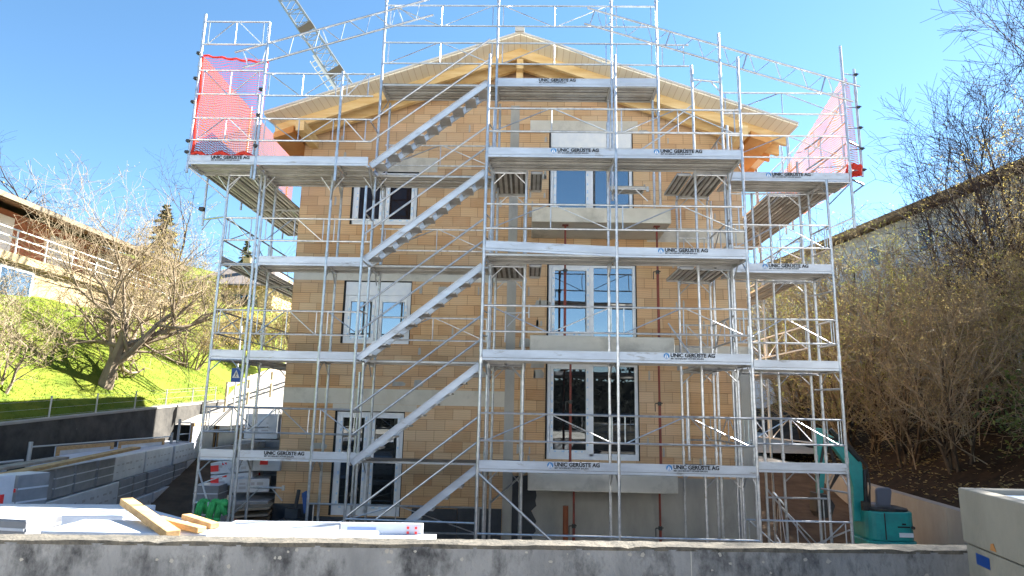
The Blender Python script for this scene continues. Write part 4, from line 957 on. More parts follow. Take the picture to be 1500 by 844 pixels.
# construction fence at the foot of the dark wall
def site_fence(x, y0, y1, z0, h, label, boards):
    t = thing('site_fence', (x, y0, z0), label, 'site fence', 'low site fences before the dark wall')
    for y in (y0, y1): MB().tube((x, y, z0), (x, y, z0 + h), .045, 8).build('post', M['galvpost'], t)
    MB().tube((x, y0, z0 + h - .12), (x, y1, z0 + h - .12), .02, 6).tube((x, y0, z0 + h - .5), (x, y1, z0 + h - .5), .02, 6).build('rail', M['galvpost'], t)
    if boards:
        L = y1 - y0
        MB().box(x + .06, x + .09, y0 + L * .12, y0 + L * .48, z0 + .1, z0 + h - .15).box(x + .06, x + .09, y0 + L * .52, y0 + L * .9, z0 + .1, z0 + h - .15).build('panel', M['foam'], t)
        mb = MB()
        for a, b in ((.12, .48), (.52, .9)):
            for q in (a, b - .015): mb.box(x + .092, x + .11, y0 + L * q, y0 + L * (q + .02), z0 + .1, z0 + h - .15)
            mb.box(x + .092, x + .11, y0 + L * (a + .02), y0 + L * (b - .015), z0 + h - .25, z0 + h - .15)
        mb.build('panel_frame', M['plank'], t)
site_fence(-11.6, 15.2, 21.3, .9, 1.62, 'grey post fence with pale panels behind the middle of the left row', True)
site_fence(-11.55, 21.6, 26.5, 1.5, 1.45, 'grey post fence with pale panels near the left scaffold', True)
mb = MB(); 
for k in range(26): mb.box(-11.58, -11.55, 9.4 + k * .2, 9.4 + k * .2 + .14, 1.0, 2.05)
t = thing('site_fence', (-11.6, 12, 1), 'pale slatted barrier beside the dark wall at the left edge', 'site fence', 'low site fences before the dark wall'); mb.build('slat_panel', M['foam'], t); MB().tube((-11.5, 9.2, 2.1), (-11.5, 14.9, 2.12), .03, 8).tube((-11.5, 9.2, 1.0), (-11.5, 14.9, 1.0), .03, 8).build('rail', M['galvpost'], t)
# wire fence on the dark wall
t = thing('wire_fence', (-12.7, 17, 3), 'thin grey post and wire fence above the dark wall', 'fence')
ys = [13.3, 15.2, 17.1, 18.96, 20.84, 22.62, 24.41, 26.2]
for y in ys: MB().tube((-12.68, y, walltop(y)), (-12.68, y, walltop(y) + .62), .022, 6).build('post', M['galvpost'], t)
mb = MB()
for h in (.1, .3, .5, .6):
    for a, b in zip(ys, ys[1:]): mb.tube((-12.68, a, walltop(a) + h), (-12.68, b, walltop(b) + h), .0035, 4)
mb.build('wire', M['galvpost'], t)

# pedestrian crossing sign
t = thing('traffic_sign', (-10.75, 24, 2.7), 'blue pedestrian crossing sign on a grey pole by the rising road', 'traffic sign')
MB().tube((-10.88, 24, 2.6), (-10.88, 24, 6.4), .035, 8).build('pole', M['railwhite'], t)
pl = MB().box(-11.06, -10.70, 23.94, 23.955, 4.28, 4.80).build('plate', M['signblue'], t)
MB().prism([(-11.02, 23.936, 4.44), (-10.74, 23.936, 4.44), (-10.88, 23.936, 4.74)], (0, .003, 0)).build('triangle', M['signwhite'], pl)
fig = MB(); fig.tube((-10.88, 23.932, 4.64), (-10.88, 23.932, 4.655), .02, 8); fig.beam((-10.88, 23.933, 4.62), (-10.885, 23.933, 4.54), .004, .03); fig.beam((-10.885, 23.933, 4.54), (-10.925, 23.933, 4.46), .004, .016); fig.beam((-10.885, 23.933, 4.54), (-10.85, 23.933, 4.46), .004, .016); fig.beam((-10.88, 23.933, 4.61), (-10.835, 23.933, 4.565), .004, .014)
fig.build('figure', M['printblack'], pl)

# wooden rail fence along the road
t = thing('rail_fence', (-11.4, 27, 3.5), 'weathered wooden rail fence climbing beside the road', 'fence')
pts = [(-11.75, 25.2), (-11.5, 26.6), (-11.2, 28.2), (-10.8, 30.0), (-10.4, 32.0), (-10.0, 34.2)]
P = [V((x, y, roadz(y) + .05 + (y - 25) * .06)) for x, y in pts]
for p in P: MB().tube(p - V((0, 0, .3)), p + V((0, 0, 1.1)), .06, 7).build('post', M['fencewood'], t)
for h in (.45, .95):
    for a, b in zip(P, P[1:]): MB().beam(a + V((0, -.06, h)), b + V((0, -.06, h)), .05, .14).build('rail', M['fencewood'], t)

# ------------------------------------------------------------------ excavator
ex = thing('excavator', (8.1, 15.6, .1), 'small teal excavator with raised folded boom before the right retaining wall', 'excavator')
def roundrect(x0, x1, y0, y1, r, n=5, z=0):
    pts = []
    for cx, cy, a0 in ((x1 - r, y0 + r, -90), (x1 - r, y1 - r, 0), (x0 + r, y1 - r, 90), (x0 + r, y0 + r, 180)):
        for i in range(n + 1):
            a = math.radians(a0 + 90 * i / n); pts.append((cx + r * math.cos(a), cy + r * math.sin(a), z))
    return pts
MB().prism(roundrect(7.62, 8.76, 15.1, 16.25, .32, 6, .62), (0, 0, .18)).prism(roundrect(7.66, 8.72, 15.14, 16.2, .30, 6, .80), (0, 0, .62)).build('body', M['teal'], ex, bevel=.03)
MB().box(7.98, 8.0, 15.125, 15.15, .84, 1.40).build('panel_gap', M['rubber'], ex)
MB().prism(roundrect(7.75, 8.66, 15.2, 16.1, .26, 6, 1.42), (0, 0, .06)).build('engine_cover', M['rubber'], ex, bevel=.02)
MB().box(8.28, 8.58, 15.118, 15.139, .90, .99).build('label_plate', M['signwhite'], ex)
MB().box(8.26, 8.52, 15.122, 15.139, 1.10, 1.125).box(8.36, 8.44, 15.122, 15.139, 1.16, 1.19).build('emblem', M['printblack'], ex)
mb = MB(); mb.tube((8.6, 15.16, 1.1), (8.6, 15.126, 1.1), .035, 12); mb.build('filler_cap', M['rubber'], ex)
se = MB().box(7.98, 8.36, 15.5, 15.9, 1.42, 1.54).prism([(8.02, 15.46, 1.5), (8.32, 15.46, 1.5), (8.35, 15.40, 1.86), (8.30, 15.38, 1.92), (8.04, 15.38, 1.92), (7.99, 15.40, 1.86)], (0, .1, 0)).build('seat', M['seat'], ex, bevel=.03)
for y in (15.15, 16.0):
    MB().prism([(7.35, y, .1), (8.7, y, .1), (8.85, y, .25), (8.78, y, .42), (7.3, y, .42), (7.2, y, .25)], (0, .25, 0)).build('track', M['rubber'], ex, bevel=.05)
MB().box(7.5, 8.6, 15.4, 16.0, .3, .62).build('undercarriage', M['darkmetal'], ex)
MB().box(7.05, 7.12, 15.1, 16.3, .12, .5).build('dozer_blade', M['teal'], ex)
def plate_arm(name, pts, y0, y1, m): return MB().prism([(x, y0, z) for x, z in pts], (0, y1 - y0, 0)).build(name, m, ex, bevel=.015)
plate_arm('boom', [(7.50, 1.15), (7.72, 1.15), (7.80, 2.0), (7.78, 2.45), (7.60, 2.62), (7.30, 2.92), (7.02, 3.12), (6.92, 3.02), (7.2, 2.72), (7.46, 2.35), (7.54, 1.9)], 15.52, 15.68, M['teal'])
plate_arm('arm', [(6.80, 3.22), (7.02, 3.2), (7.06, 3.0), (6.95, 2.3), (6.86, 1.75), (6.74, 1.75), (6.76, 2.4), (6.74, 3.0)], 15.53, 15.67, M['teal'])
plate_arm('bucket', [(6.66, 1.76), (6.92, 1.72), (7.05, 1.5), (6.95, 1.25), (6.72, 1.2), (6.62, 1.35)], 15.4, 15.8, M['darkmetal'])
MB().tube((7.78, 15.5, 1.35), (7.82, 15.5, 2.3), .045, 8).tube((7.72, 15.5, 2.5), (7.1, 15.5, 3.2), .04, 8).tube((7.0, 15.5, 3.1), (6.72, 15.5, 2.0), .03, 8).build('hydraulic_cylinder', M['darkmetal'], ex)
mb = MB()
for k in range(3):
    pts = [V((7.78 + .03 * k, 15.5 - .03 * k, 1.4)), V((7.9, 15.48, 1.9 + .05 * k)), V((7.86, 15.48, 2.4)), V((7.4, 15.48, 2.9 + .04 * k)), V((7.0, 15.48, 3.0)), V((7.15 + .04 * k, 15.48, 2.2)), V((6.95, 15.48, 1.8))]
    for a, b in zip(pts, pts[1:]): mb.tube(a, b, .014, 6)
mb.build('hose', M['rubber'], ex)
MB().box(7.62, 7.75, 15.3, 15.4, 1.42, 1.62).tube((7.7, 15.35, 1.5), (7.72, 15.33, 1.95), .015, 6).tube((7.7, 15.85, 1.5), (7.7, 15.85, 1.9), .015, 6).build('control_lever', M['rubber'], ex)

# ------------------------------------------------------------------ crane jib
cr = thing('crane', (-5, 30, 15), 'slanting lattice crane jib rising behind the left roof slope', 'crane')
a = V((-4.6, 30, 12.4)); b = V((-20, 30, 34.6)); d = (b - a).normalized(); L = (b - a).length; s_ = V((0, 1, 0)).cross(d).normalized() * .36; y_ = V((0, .36, 0))
for n_, (i, j) in enumerate(((-1, -1), (1, -1), (-1, 1), (1, 1))): MB().tube(a + s_ * i + y_ * j, b + s_ * i + y_ * j, .055, 6).build('chord', M['crane'], cr)
mb = MB(); n = int(L / .9)
for k in range(n):
    p = a + d * (L * k / n); q = a + d * (L * (k + .5) / n); r_ = a + d * (L * (k + 1) / n)
    for j in (-1, 1): mb.tube(p + s_ * -1 + y_ * j, q + s_ + y_ * j, .022, 5).tube(q + s_ + y_ * j, r_ - s_ + y_ * j, .022, 5)
    for i in (-1, 1): mb.tube(p + s_ * i - y_, q + s_ * i + y_, .022, 5)
    mb.tube(p + s_ - y_, p - s_ - y_, .022, 5)
mb.build('lattice', M['crane'], cr)
mb = MB()
for f in (.345, .30, .455): c = a + d * (L * f); mb.obox(c - V((0, .40, 0)), d * .22, V((0, .02, 0)), s_ * 1.05)
mb.build('sign_plate', M['craneplate'], cr)
mb = MB(); c = a + d * (L * .36) - s_ * 1.25
mb.obox(c, d * 1.1, V((0, .3, 0)), s_ * .22)
for k in range(-3, 4): mb.tube(c + d * (k * .33), c + d * (k * .33) - s_ * .9, .025, 5)
mb.tube(c - d * 1.1 - s_ * .9, c + d * 1.1 - s_ * .9, .03, 6)
mb.build('trolley', M['railwhite'], cr)

# ------------------------------------------------------------------ neighbouring houses
t = thing('neighbour_house', (-21, 27, 7), 'long house with brown eaves and a white balcony rail above the grass slope', 'house')
X = -19.5; y0, y1 = 17, 33.5
MB().box(-29, X, y0, y1, 5.5, 8.75).build('lower_wall', M['cream'], t)
MB().box(-29, X - .9, y0, y1, 8.75, 10.75).build('upper_wall', M['redbrickpanel'], t)
MB().box(X - .9, X + .25, y0 - .3, y1 + .2, 8.55, 8.85).build('balcony_slab', M['cream'], t)
MB().prism([(X + .7, y0 - .6, 10.55), (X + .7, y0 - .6, 10.8), (-25, y0 - .6, 12.6), (-31, y0 - .6, 10.6), (-31, y0 - .6, 10.4), (-25, y0 - .6, 12.3)], (0, y1 - y0 + 1.2, 0)).build('roof', M['brownwood'], t)
MB().box(X + .7, X + .78, y0 - .6, y1 + .6, 10.58, 10.76).build('gutter', M['craneplate'], t)
mb = MB()
for z in (9.15, 9.45, 9.75): mb.tube((X + .2, y0, z), (X + .2, y1, z), .03, 5)
for k in range(12): mb.tube((X + .2, y0 + k * 1.5, 8.8), (X + .2, y0 + k * 1.5, 9.78), .035, 5)
mb.build('balcony_rail', M['railwhite'], t)
for ya, yb, za, zb, in_ in ((18, 21, 8.95, 10.5, 1), (22.2, 24.0, 8.95, 10.5, 1), (26.0, 27.4, 8.95, 10.4, 1), (29, 30.2, 8.95, 10.4, 1), (21.0, 24.3, 6.6, 8.4, 0)):
    xx = X - .9 if in_ else X
    o = MB().box(xx + .002, xx + .05, ya, yb, za, zb).build('window', M['railwhite'], t)
    if not in_: MB().box(xx + .051, xx + .06, ya + .12, (ya + yb) / 2 - .06, za + .1, zb - .1).box(xx + .051, xx + .06, (ya + yb) / 2 + .06, yb - .12, za + .1, zb - .1).build('pane', M['glass'], o)
MB().box(X - .85, X - .2, 21.3, 22.0, 8.86, 10.6).build('pier', M['woodor'], t)

t = thing('cottage', (-22.5, 49, 9), 'small yellow house with grey tiled roof and green shutters far behind the left scaffold', 'house')
zb = 8.3; x0, x1, ya, yb = -26.0, -19.6, 48, 56
MB().box(x0, x1, ya, yb, zb, 12.5).build('wall', M['yellowplaster'], t)
rf = MB().prism([(x0 - .6, ya - .7, 12.3), (x1 + .6, ya - .7, 12.3), (x1 - 1.6, ya + 3.6, 14.6), (x0 + 1.6, ya + 3.6, 14.6)], (0, .001, .12)).prism([(x1 + .6, ya - .7, 12.3), (x1 + .6, yb + .7, 12.3), (x1 - 1.6, yb - 3, 14.6), (x1 - 1.6, ya + 3.6, 14.6)], (0, 0, .12)).prism([(x0 - .6, ya - .7, 12.3), (x0 - .6, yb + .7, 12.3), (x0 + 1.6, yb - 3, 14.6), (x0 + 1.6, ya + 3.6, 14.6)], (0, 0, .12)).build('roof', M['tiles'], t)
MB().box(-22.9, -22.3, 49.6, 50.3, 12.9, 15.0).build('chimney', M['yellowplaster'], rf)
MB().prism([(x0 - 1.2, ya - 2.2, 11.0), (x0 + 2.6, ya - 2.2, 11.0), (x0 + 2.6, ya - .1, 11.9), (x0 - 1.2, ya - .1, 11.9)], (0, 0, .1)).build('porch_roof', M['tiles'], t)
for x in (-24.2, -21.6):
    o = MB().box(x - .4, x + .4, ya - .03, ya - .002, 10.5, 11.7).build('window', M['glassdark'], t)
    MB().box(x - .85, x - .42, ya - .06, ya - .03, 10.45, 11.75).box(x + .42, x + .85, ya - .06, ya - .03, 10.45, 11.75).build('shutter', M['greenshutter'], o)

t = thing('apartment_building', (17, 28, 5), 'large brown roofed building with blue grey walls half hidden behind the right bushes', 'building')
e0 = V((26.1, 23.2)); e1 = V((20.3, 58)); dd = (e1 - e0).normalized(); nn = V((-dd.y, dd.x)) * -1
if nn.x < 0: nn = -nn
def bp(s, w, z): p = e0 + dd * s + nn * w; return (p.x, p.y, z)
Lb = 38
mb = MB(); mb.prism([bp(-6, 0, 3.0), bp(Lb, 0, 3.0), bp(Lb, 12, 3.0), bp(-6, 12, 3.0)], (0, 0, 12.7)); mb.build('wall', M['stucco'], t)
rf = MB(); rf.prism([bp(-6.6, -1.2, 15.97), bp(-6.6, -1.2, 15.6), bp(-6.6, 6, 17.2), bp(-6.6, 13.2, 15.6), bp(-6.6, 13.2, 15.97), bp(-6.6, 6, 17.6)], tuple(V((*(dd * (Lb + 7.2)), 0)))); rf.build('roof', M['tilesbrown'], t)
for s in (0.5, 5, 9.5, 14, 18.5, 23, 28):
    for z in (7.4, 10.4, 13.2):
        o = MB().prism([bp(s, -.03, z), bp(s + 1.3, -.03, z), bp(s + 1.3, -.03, z + 1.5), bp(s, -.03, z + 1.5)], tuple(V((*(nn * .02), 0)))).build('window', M['railwhite'], t)
        MB().prism([bp(s + .1, -.04, z + .1), bp(s + 1.2, -.04, z + .1), bp(s + 1.2, -.04, z + 1.4), bp(s + .1, -.04, z + 1.4)], tuple(V((*(nn * .008), 0)))).build('pane', M['glassdark'], o)

# ------------------------------------------------------------------ trees and bushes
def rv(r): return V((r.uniform(-1, 1), r.uniform(-1, 1), r.uniform(-1, 1)))
def grow(tk, tw, rnd, p, d, L, r, lev, spec, tips):
    n, kids, ratio, spread, trop, wobble = spec[lev]
    last = lev == len(spec) - 1
    pts = [p]; rr = r
    for i in range(n):
        d = (d + rv(rnd) * wobble + V((0, 0, 1)) * trop).normalized()
        q = p + d * (L / n); r2 = r * (1 - .62 * (i + 1) / n)
        mb = tk if r2 > .02 else tw
        mb.tube(p, q, rr, 7 if rr > .05 else (5 if rr > .02 else 3), max(r2, .0045), cap=False)
        p = q; rr = max(r2, .0045); pts.append(p)
        if not last:
            kk = kids / n; c = int(kk) + (rnd.random() < kk - int(kk))
            if i == 0 and lev > 0: c = max(0, c - 1)
            for _ in range(c):
                ax = d.cross(rv(rnd)).normalized(); ang = math.radians(rnd.uniform(spread * .6, spread * 1.3))
                nd = Matrix.Rotation(ang, 3, ax) @ d
                grow(tk, tw, rnd, p.copy(), nd, L * ratio * rnd.uniform(.7, 1.25), max(rr * .62, .005), lev + 1, spec, tips)
    if last: tips.append((pts[-1].copy(), d.copy())); tips.append((pts[len(pts) // 2].copy(), d.copy()))
def leaves(tips, rnd, n, size, jitter, per=1):
    mb = MB(); 
    for _ in range(n):
        p, d = rnd.choice(tips); p = p + rv(rnd) * jitter; a = rv(rnd).normalized() * size * rnd.uniform(.5, 1.3); b = a.cross(rv(rnd)).normalized() * size * rnd.uniform(.3, .7)
        mb.quad(p - a, p + b, p + a, p - b)
    return mb
def make_tree(name, loc, seed, L, r, spec, barkm, twigm, label, cat, group=None, leafm=None, nleaf=0, lsize=.05, lj=.1, stems=1, lean=.0, part=('trunk', 'crown')):
    rnd = random.Random(seed); t = thing(name, loc, label, cat, group); tk = MB(); tw = MB(); tips = []
    for s in range(stems):
        a = rnd.uniform(0, 2 * PI); off = V((math.cos(a), math.sin(a), 0)) * (0 if stems == 1 else rnd.uniform(.05, .5))
        d = (V((0, 0, 1)) + V((math.cos(a), math.sin(a), 0)) * (lean * rnd.uniform(.3, 1.2))).normalized()
        grow(tk, tw, rnd, V(loc) + off - V((0, 0, .15)), d, L * rnd.uniform(.75, 1.15), r * rnd.uniform(.7, 1.1), 0, spec, tips)
    if len(tk.v): tk.build(part[0], barkm, t)
    if len(tw.v): tw.build(part[1], twigm, t)
    if leafm is not None: leaves(tips, rnd, nleaf, lsize, lj).build('foliage', leafm, t)
    return t
# the gnarled fruit tree on the grass slope
SP = [(3, 11, 1.5, 64, .02, .16), (5, 9, .58, 54, .03, .28), (4, 8, .55, 55, .03, .32), (4, 6, .6, 50, .05, .35), (3, 0, .6, 45, .03, .35)]
make_tree('fruit_tree', (-14.0, 21.2, hill(-14.0, 21.2)), 5, 2.1, .24, SP, M['bark'], M['twig'], 'bare gnarled fruit tree with wide pale crown on the grass slope', 'tree', nleaf=0)
SPb = [(4, 8, .6, 42, .06, .25), (4, 7, .6, 45, .07, .3), (3, 6, .6, 45, .06, .35), (3, 0, .6, 40, .03, .35)]
bgp = 'bare bushes on the grass slope'
make_tree('bush', (-14.1, 16.8, hill(-14.1, 16.8)), 12, 1.7, .045, SPb, M['bark'], M['twigbrown'], 'bare brown bush at the left edge below the long house', 'bush', bgp, stems=6, lean=.7, leafm=M['budbrown'], nleaf=1500, lsize=.025, lj=.04, part=('stems', 'twigs'))
make_tree('bush', (-16.2, 24.8, hill(-16.2, 24.8)), 13, 2.6, .045, SPb, M['bark'], M['twig'], 'pale twiggy bush right behind the fruit tree', 'bush', bgp, stems=6, lean=.55, leafm=M['bud'], nleaf=1500, lsize=.03, lj=.04, part=('stems', 'twigs'))
make_tree('bush', (-15.2, 28.6, hill(-15.2, 28.6)), 14, 2.0, .05, SPb, M['bark'], M['twig'], 'tall pale yellow bush left of the pedestrian crossing sign', 'bush', bgp, stems=7, lean=.5, leafm=M['bud'], nleaf=2200, lsize=.04, lj=.05, part=('stems', 'twigs'))
make_tree('bush', (-18.6, 30.5, hill(-18.6, 30.5)), 15, 3.6, .05, SPb, M['bark'], M['twig'], 'high yellowish bush between the long house and the small yellow house', 'bush', bgp, stems=7, lean=.45, leafm=M['bud'], nleaf=2200, lsize=.04, lj=.05, part=('stems', 'twigs'))
make_tree('bush', (-13.9, 35.5, roadz(35.5) + .2), 16, 2.4, .05, SPb, M['bark'], M['twig'], 'golden brown bush between the left scaffold posts above the wooden fence', 'bush', bgp, stems=7, lean=.5, leafm=M['budbrown'], nleaf=4000, lsize=.07, lj=.14, part=('stems', 'twigs'))
make_tree('bush', (-16.6, 37.5, hill(-16.6, 37.5)), 17, 1.5, .05, SPb, M['bark'], M['twig'], 'ochre bush below the small yellow house', 'bush', bgp, stems=7, lean=.6, leafm=M['bud'], nleaf=3600, lsize=.07, lj=.14, part=('stems', 'twigs'))
make_tree('bush', (-20.2, 38.0, hill(-20.2, 38)), 18, 1.3, .05, SPb, M['bark'], M['twigbrown'], 'brown bush left of the small yellow house', 'bush', bgp, stems=7, lean=.6, leafm=M['leafolive'], nleaf=3600, lsize=.07, lj=.14, part=('stems', 'twigs'))
make_tree('bush', (-13.5, 15.7, hill(-13.5, 15.7)), 19, 1.5, .04, SPb, M['bark'], M['twigbrown'], 'low brown bush at the left edge of the meadow', 'bush', bgp, stems=6, lean=.9, leafm=M['budbrown'], nleaf=1500, lsize=.035, lj=.06, part=('stems', 'twigs'))
# trees behind the long house
SPt = [(5, 8, .5, 40, .05, .15), (4, 7, .55, 42, .06, .25), (4, 6, .6, 42, .05, .3), (3, 0, .6, 40, .02, .3)]
make_tree('bare_tree', (-25.5, 32, 9.5), 31, 5.2, .16, SPt, M['twigpurple'], M['twigpurple'], 'bare purplish tree rising behind the roof of the long house', 'tree')
make_tree('bare_tree', (-19.5, 33.5, hill(-19.5, 33.5)), 33, 5.0, .12, SPt, M['twigpurple'], M['twigpurple'], 'slender bare tree at the right end of the long house', 'tree')
def conifer(loc, h, w, label, seed):
    rnd = random.Random(seed); t = thing('spruce', loc, label, 'tree'); p = V(loc)
    MB().tube(p, p + V((0, 0, h)), .12, 7, .015).build('trunk', M['bark'], t); mb = MB()
    for i in range(150):
        f = rnd.random() ** .8; z = h * (.08 + .9 * f); rad = w * (1 - f) * rnd.uniform(.7, 1.1) + .1; a = rnd.uniform(0, 2 * PI); d = V((math.cos(a), math.sin(a), 0)); b = p + V((0, 0, z)); e = b + d * rad - V((0, 0, rad * .3)); s = d.cross(V((0, 0, 1)))
        for k in range(7):
            q = b.lerp(e, (k + 1) / 7); wd = .12 + rad * .16 * (1 - k / 8); mb.quad(q - d * .15, q + s * wd - V((0, 0, .18)), q + d * .2 - V((0, 0, .05)), q - s * wd - V((0, 0, .18)))
    mb.build('crown', M['conifer'], t)
conifer((-24.2, 40.5, 10.5), 6.2, 1.9, 'dark pointed spruce behind the end of the long house', 3)
conifer((-32, 70, 15), 7.0, 2.0, 'small distant spruce tip left of the small yellow house', 5)

# right bank: bushes
SPr = [(7, 14, .34, 38, .06, .11), (4, 6, .55, 42, .05, .28), (3, 5, .6, 45, .03, .35), (3, 0, .6, 40, .0, .35)]
protos = []
kinds = [('ochre budded', M['bud'], M['twig'], 9000, .030, 41), ('brown leaved', M['budbrown'], M['twigbrown'], 6000, .03, 42), ('pale bare', M['bud'], M['twig'], 4000, .024, 43), ('olive leaved', M['leafolive'], M['twigbrown'], 8000, .03, 44)]
for nm, lm, tm, n, ls, sd in kinds:
    protos.append((nm, make_tree('shrub', (0, 0, -60), sd, 4.3, .05, SPr, M['darkbark'], tm, 'x', 'shrub', 'shrubs on the right bank', leafm=lm, nleaf=n, lsize=ls * .72, lj=.045, stems=5, lean=.42, part=('stems', 'twigs'))))
R.seed(77)
spots = []
# (y along wall, u up the bank, scale, kind)
for y in (9.5, 11.6, 13.6, 15.6, 17.8, 20.2, 23, 26.5, 31):
    for u, sc in ((3.4, .80), (5.2, 1.05), (7.4, 1.18)):
        spots.append((y + R.uniform(-.7, .7), u + R.uniform(-.5, .5), sc * R.uniform(.85, 1.15), R.randrange(4)))
desc = {3.4: 'low on the bank', 5.2: 'half way up the bank', 7.2: 'high on the bank'}
rows_ = ['right above the concrete trough', 'behind the concrete trough', 'right of the excavator seat', 'behind the excavator', 'behind the right retaining wall joint', 'behind the raised excavator arm', 'seen through the right wing scaffold', 'far back beside the house', 'farthest back along the bank']
for y, u, sc in ((17.5, 1.3, 1.0), (20.5, 1.2, 1.15), (23.5, 1.3, 1.3), (26.5, 1.4, 1.4), (30, 1.8, 1.5), (34, 2.0, 1.6), (36, 5.0, 1.8), (40, 3.0, 1.8)): spots.append((y, u, sc, 1 if R.random() < .6 else 3))
used_proto = set()
extra = ['nearest to the excavator arm', 'second from the excavator arm', 'third from the excavator arm', 'between the right wing posts', 'behind the right wing handrails', 'deep behind the right wing', 'tall at the far end of the bank', 'last at the far end of the bank']
for i, (y, u, sc, k) in enumerate(spots):
    x = wallx(y) + .25 + u; loc = (x, y, bankz(x, y) - .05)
    nm, pr = protos[k]; lab = '%s shrub %s, %s' % (nm, (list(desc.values()))[i % 3], rows_[i // 3]) if i < 27 else '%s shaded shrub by the right wall, %s' % (nm, extra[i - 27])
    if k not in used_proto:
        used_proto.add(k); pr.location = loc; pr.rotation_euler = (0, 0, R.uniform(0, 6)); pr.scale = (sc, sc, sc); pr['label'] = lab
    else: copy_tree(pr, loc, R.uniform(0, 6.28), sc, lab)
for k, (nm, pr) in enumerate(protos):
    if k not in used_proto:
        for ch in list(pr.children): bpy.data.objects.remove(ch)
        bpy.data.objects.remove(pr)
# slim trees against the sky
SPs = [(8, 17, .30, 34, .03, .07), (4, 8, .5, 36, .06, .18), (3, 6, .55, 38, .04, .25), (3, 0, .6, 36, .03, .25)]
tp = make_tree('birch', (0, 0, 0), 61, 6.2, .055, SPs, M['twigpurple'], M['twigpurple'], 'x', 'tree', 'slender bare trees on the right bank', stems=2, lean=.12)
tp2 = make_tree('birch', (0, 0, 0), 62, 6.4, .055, SPs, M['twigpurple'], M['twigpurple'], 'x', 'tree', 'slender bare trees on the right bank', stems=2, lean=.16)
slim = [(10.2, 5.0, 1.5, 'tall bare tree low on the bank at the right edge'), (12.0, 5.6, 1.45, 'tall bare tree low on the bank above the trough'), (14.4, 5.2, 1.25, 'bare tree half way up the bank above the right wall'), (17.0, 5.8, 1.3, 'bare tree half way up the bank above the excavator'), (20.5, 5.4, 1.3, 'bare tree half way up the bank beside the right wing'), (11.0, 6.8, 1.55, 'tall slender bare tree nearest the upper right corner'), (13.0, 7.4, 1.55, 'second slender bare tree from the upper right corner'), (15.6, 7.6, 1.5, 'slender bare tree in the middle of the right sky line'), (18.6, 7.6, 1.55, 'forked slender bare tree just right of the net'), (22.0, 7.2, 1.5, 'slender bare tree closest to the right scaffold'), (27, 6.8, 1.5, 'farthest slender bare tree seen behind the right scaffold'), (9.3, 6.2, 1.4, 'slender bare tree cut by the right edge')]
for i, (y, u, sc, lab) in enumerate(slim):
    x = wallx(y) + u; loc = (x, y, bankz(x, y) - .1); src = (tp, tp2)[i % 2]
    if i < 2: src.location = loc; src.scale = (sc, sc, sc); src['label'] = lab
    else: copy_tree(src, loc, i * 1.7, sc, lab)
# evergreen yew shrubs low on the bank
SPy = [(4, 9, .6, 50, .02, .2), (4, 8, .6, 50, -.02, .3), (3, 0, .6, 45, -.04, .3)]
for y, u, lab, sd in ((11.4, 2.4, 'green yew shrub low on the bank above the end of the right wall', 71), (10.2, 3.9, 'light green evergreen shrub above the concrete trough', 72), (14.6, 2.8, 'small green evergreen shrub behind the excavator', 73)):
    x = wallx(y) + u
    make_tree('evergreen_shrub', (x, y, bankz(x, y)), sd, 1.5, .05, SPy, M['twigbrown'], M['twigbrown'], lab, 'shrub', 'evergreen shrubs on the right bank', leafm=M['leafgreen'] if sd != 72 else M['leafolive'], nleaf=2200, lsize=.06, lj=.14, stems=5, lean=.8, part=('stems', 'twigs'))
# dead branches and leaves on the bank
mb = MB(); R.seed(99)
for i in range(5200):
    y = R.uniform(7, 30); u = R.uniform(.1, 6.5); x = wallx(y) + .25 + u; z = bankz(x, y) + R.uniform(.0, .05); a = R.uniform(0, 6.28); s_ = R.uniform(.03, .075)
    mb.quad((x - s_ * math.cos(a), y - s_ * math.sin(a), z), (x + s_ * .6 * math.sin(a), y - s_ * .6 * math.cos(a), z + .02), (x + s_ * math.cos(a), y + s_ * math.sin(a), z + R.uniform(0, .05)), (x - s_ * .6 * math.sin(a), y + s_ * .6 * math.cos(a), z))
tag(mb.build('fallen_leaves', M['budbrown']), 'dead leaves scattered over the dark bank', 'leaves', kind='stuff')
mb = MB(); rnd = random.Random(5); tips = []
for i in range(26):
    y = rnd.uniform(8, 22); x = wallx(y) + .25 + rnd.uniform(.4, 4.5); z = bankz(x, y)
    grow(mb, mb, rnd, V((x, y, z)), V((rnd.uniform(-1, .6), rnd.uniform(-1, 1), rnd.uniform(.15, .7))).normalized(), rnd.uniform(1.2, 2.6), .018, 0, [(5, 4, .5, 40, -.05, .25), (4, 0, .5, 40, -.03, .3)], tips)
tag(mb.build('dead_brushwood', M['twig']), 'pale dead brushwood sprawling over the dark bank', 'brushwood', kind='stuff')
# grass tufts on the slope
mb = MB(); R.seed(123)
for i in range(22000):
    y = R.uniform(9, 30); u = R.random() ** 1.3 * 6.5; x = -12.8 - u; z = hill(x, y) - .01; h = R.uniform(.03, .075); a = R.uniform(0, 6.28); w = .013; lx = R.uniform(-.05, .05); ly = R.uniform(-.05, .05)
    mb.quad((x - w * math.cos(a), y - w * math.sin(a), z), (x + w * math.cos(a), y + w * math.sin(a), z), (x + lx, y + ly, z + h))
tag(mb.build('grass_tufts', M['grass']), 'bright green meadow grass on the left slope', 'grass', kind='stuff')

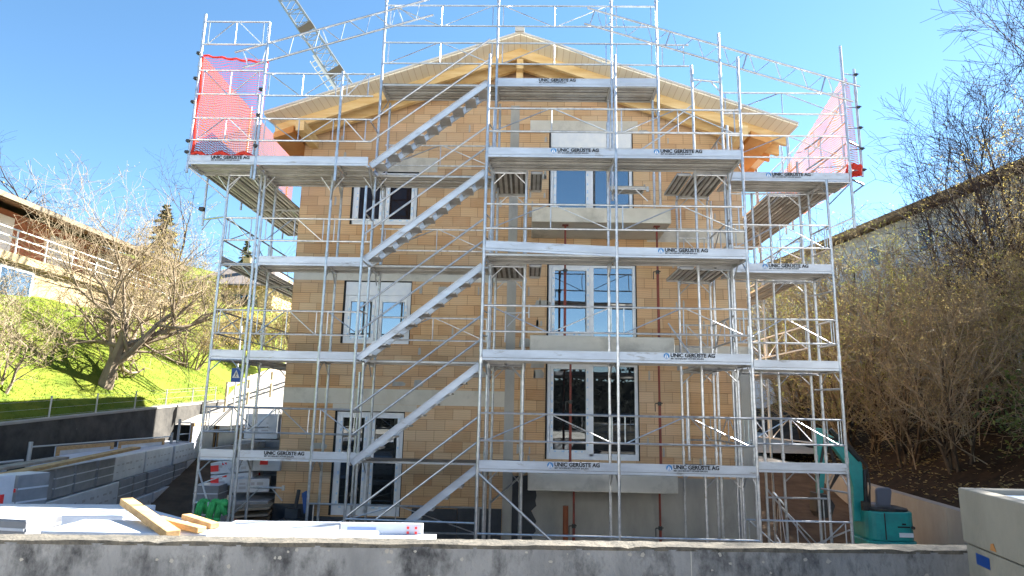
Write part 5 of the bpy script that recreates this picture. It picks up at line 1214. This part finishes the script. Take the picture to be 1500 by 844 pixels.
# ------------------------------------------------------------------ light, sky, camera
EL_, AZ = math.radians(38), math.radians(56)
sd = V((math.sin(AZ) * math.cos(EL_), math.cos(AZ) * math.cos(EL_), math.sin(EL_)))
sun = bpy.data.lights.new('sun', 'SUN'); sun.energy = 5.0; sun.angle = math.radians(.5); sun.color = (1, .95, .87)
so = bpy.data.objects.new('sun', sun); C.objects.link(so); so.rotation_euler = sd.to_track_quat('Z', 'Y').to_euler(); so.location = (20, 20, 40)
w = bpy.data.worlds.new('World'); S.world = w; w.use_nodes = True; nt = w.node_tree
sky = nt.nodes.new('ShaderNodeTexSky'); sky.sky_type = 'NISHITA'; sky.sun_disc = False; sky.sun_elevation = EL_; sky.sun_rotation = AZ
sky.air_density = .78; sky.dust_density = .05; sky.ozone_density = 1.0; sky.altitude = 500
bg_ = nt.nodes['Background']; bg_.inputs['Strength'].default_value = .05; hs = nt.nodes.new('ShaderNodeHueSaturation'); hs.inputs['Hue'].default_value = .491; hs.inputs['Saturation'].default_value = 1.13; nt.links.new(sky.outputs[0], hs.inputs['Color']); nt.links.new(hs.outputs[0], bg_.inputs['Color'])
cam = bpy.data.cameras.new('camera'); cam.sensor_width = 36; cam.lens = 940 / 1500 * 36; cam.clip_end = 1500; cam.clip_start = .05
co = bpy.data.objects.new('camera', cam); C.objects.link(co)
p_, r_, y_ = math.radians(10.7), math.radians(1.2), math.radians(1.5)
fw = V((-math.sin(y_) * math.cos(p_), math.cos(y_) * math.cos(p_), math.sin(p_))); rt = V((math.cos(y_), math.sin(y_), 0)); up = rt.cross(fw)
Rr = rt * math.cos(r_) + up * math.sin(r_); Uu = up * math.cos(r_) - rt * math.sin(r_)
m = Matrix(((Rr.x, Uu.x, -fw.x, 0), (Rr.y, Uu.y, -fw.y, 0), (Rr.z, Uu.z, -fw.z, 3.5), (0, 0, 0, 1)))
co.matrix_world = m; S.camera = co
S.view_settings.view_transform = 'Standard'; S.view_settings.look = 'None'; S.view_settings.gamma = 1; S.view_settings.use_curve_mapping = False
S.view_settings.exposure = 2.76
S.cycles.max_bounces = 8; S.cycles.transparent_max_bounces = 24; S.cycles.use_denoising = True
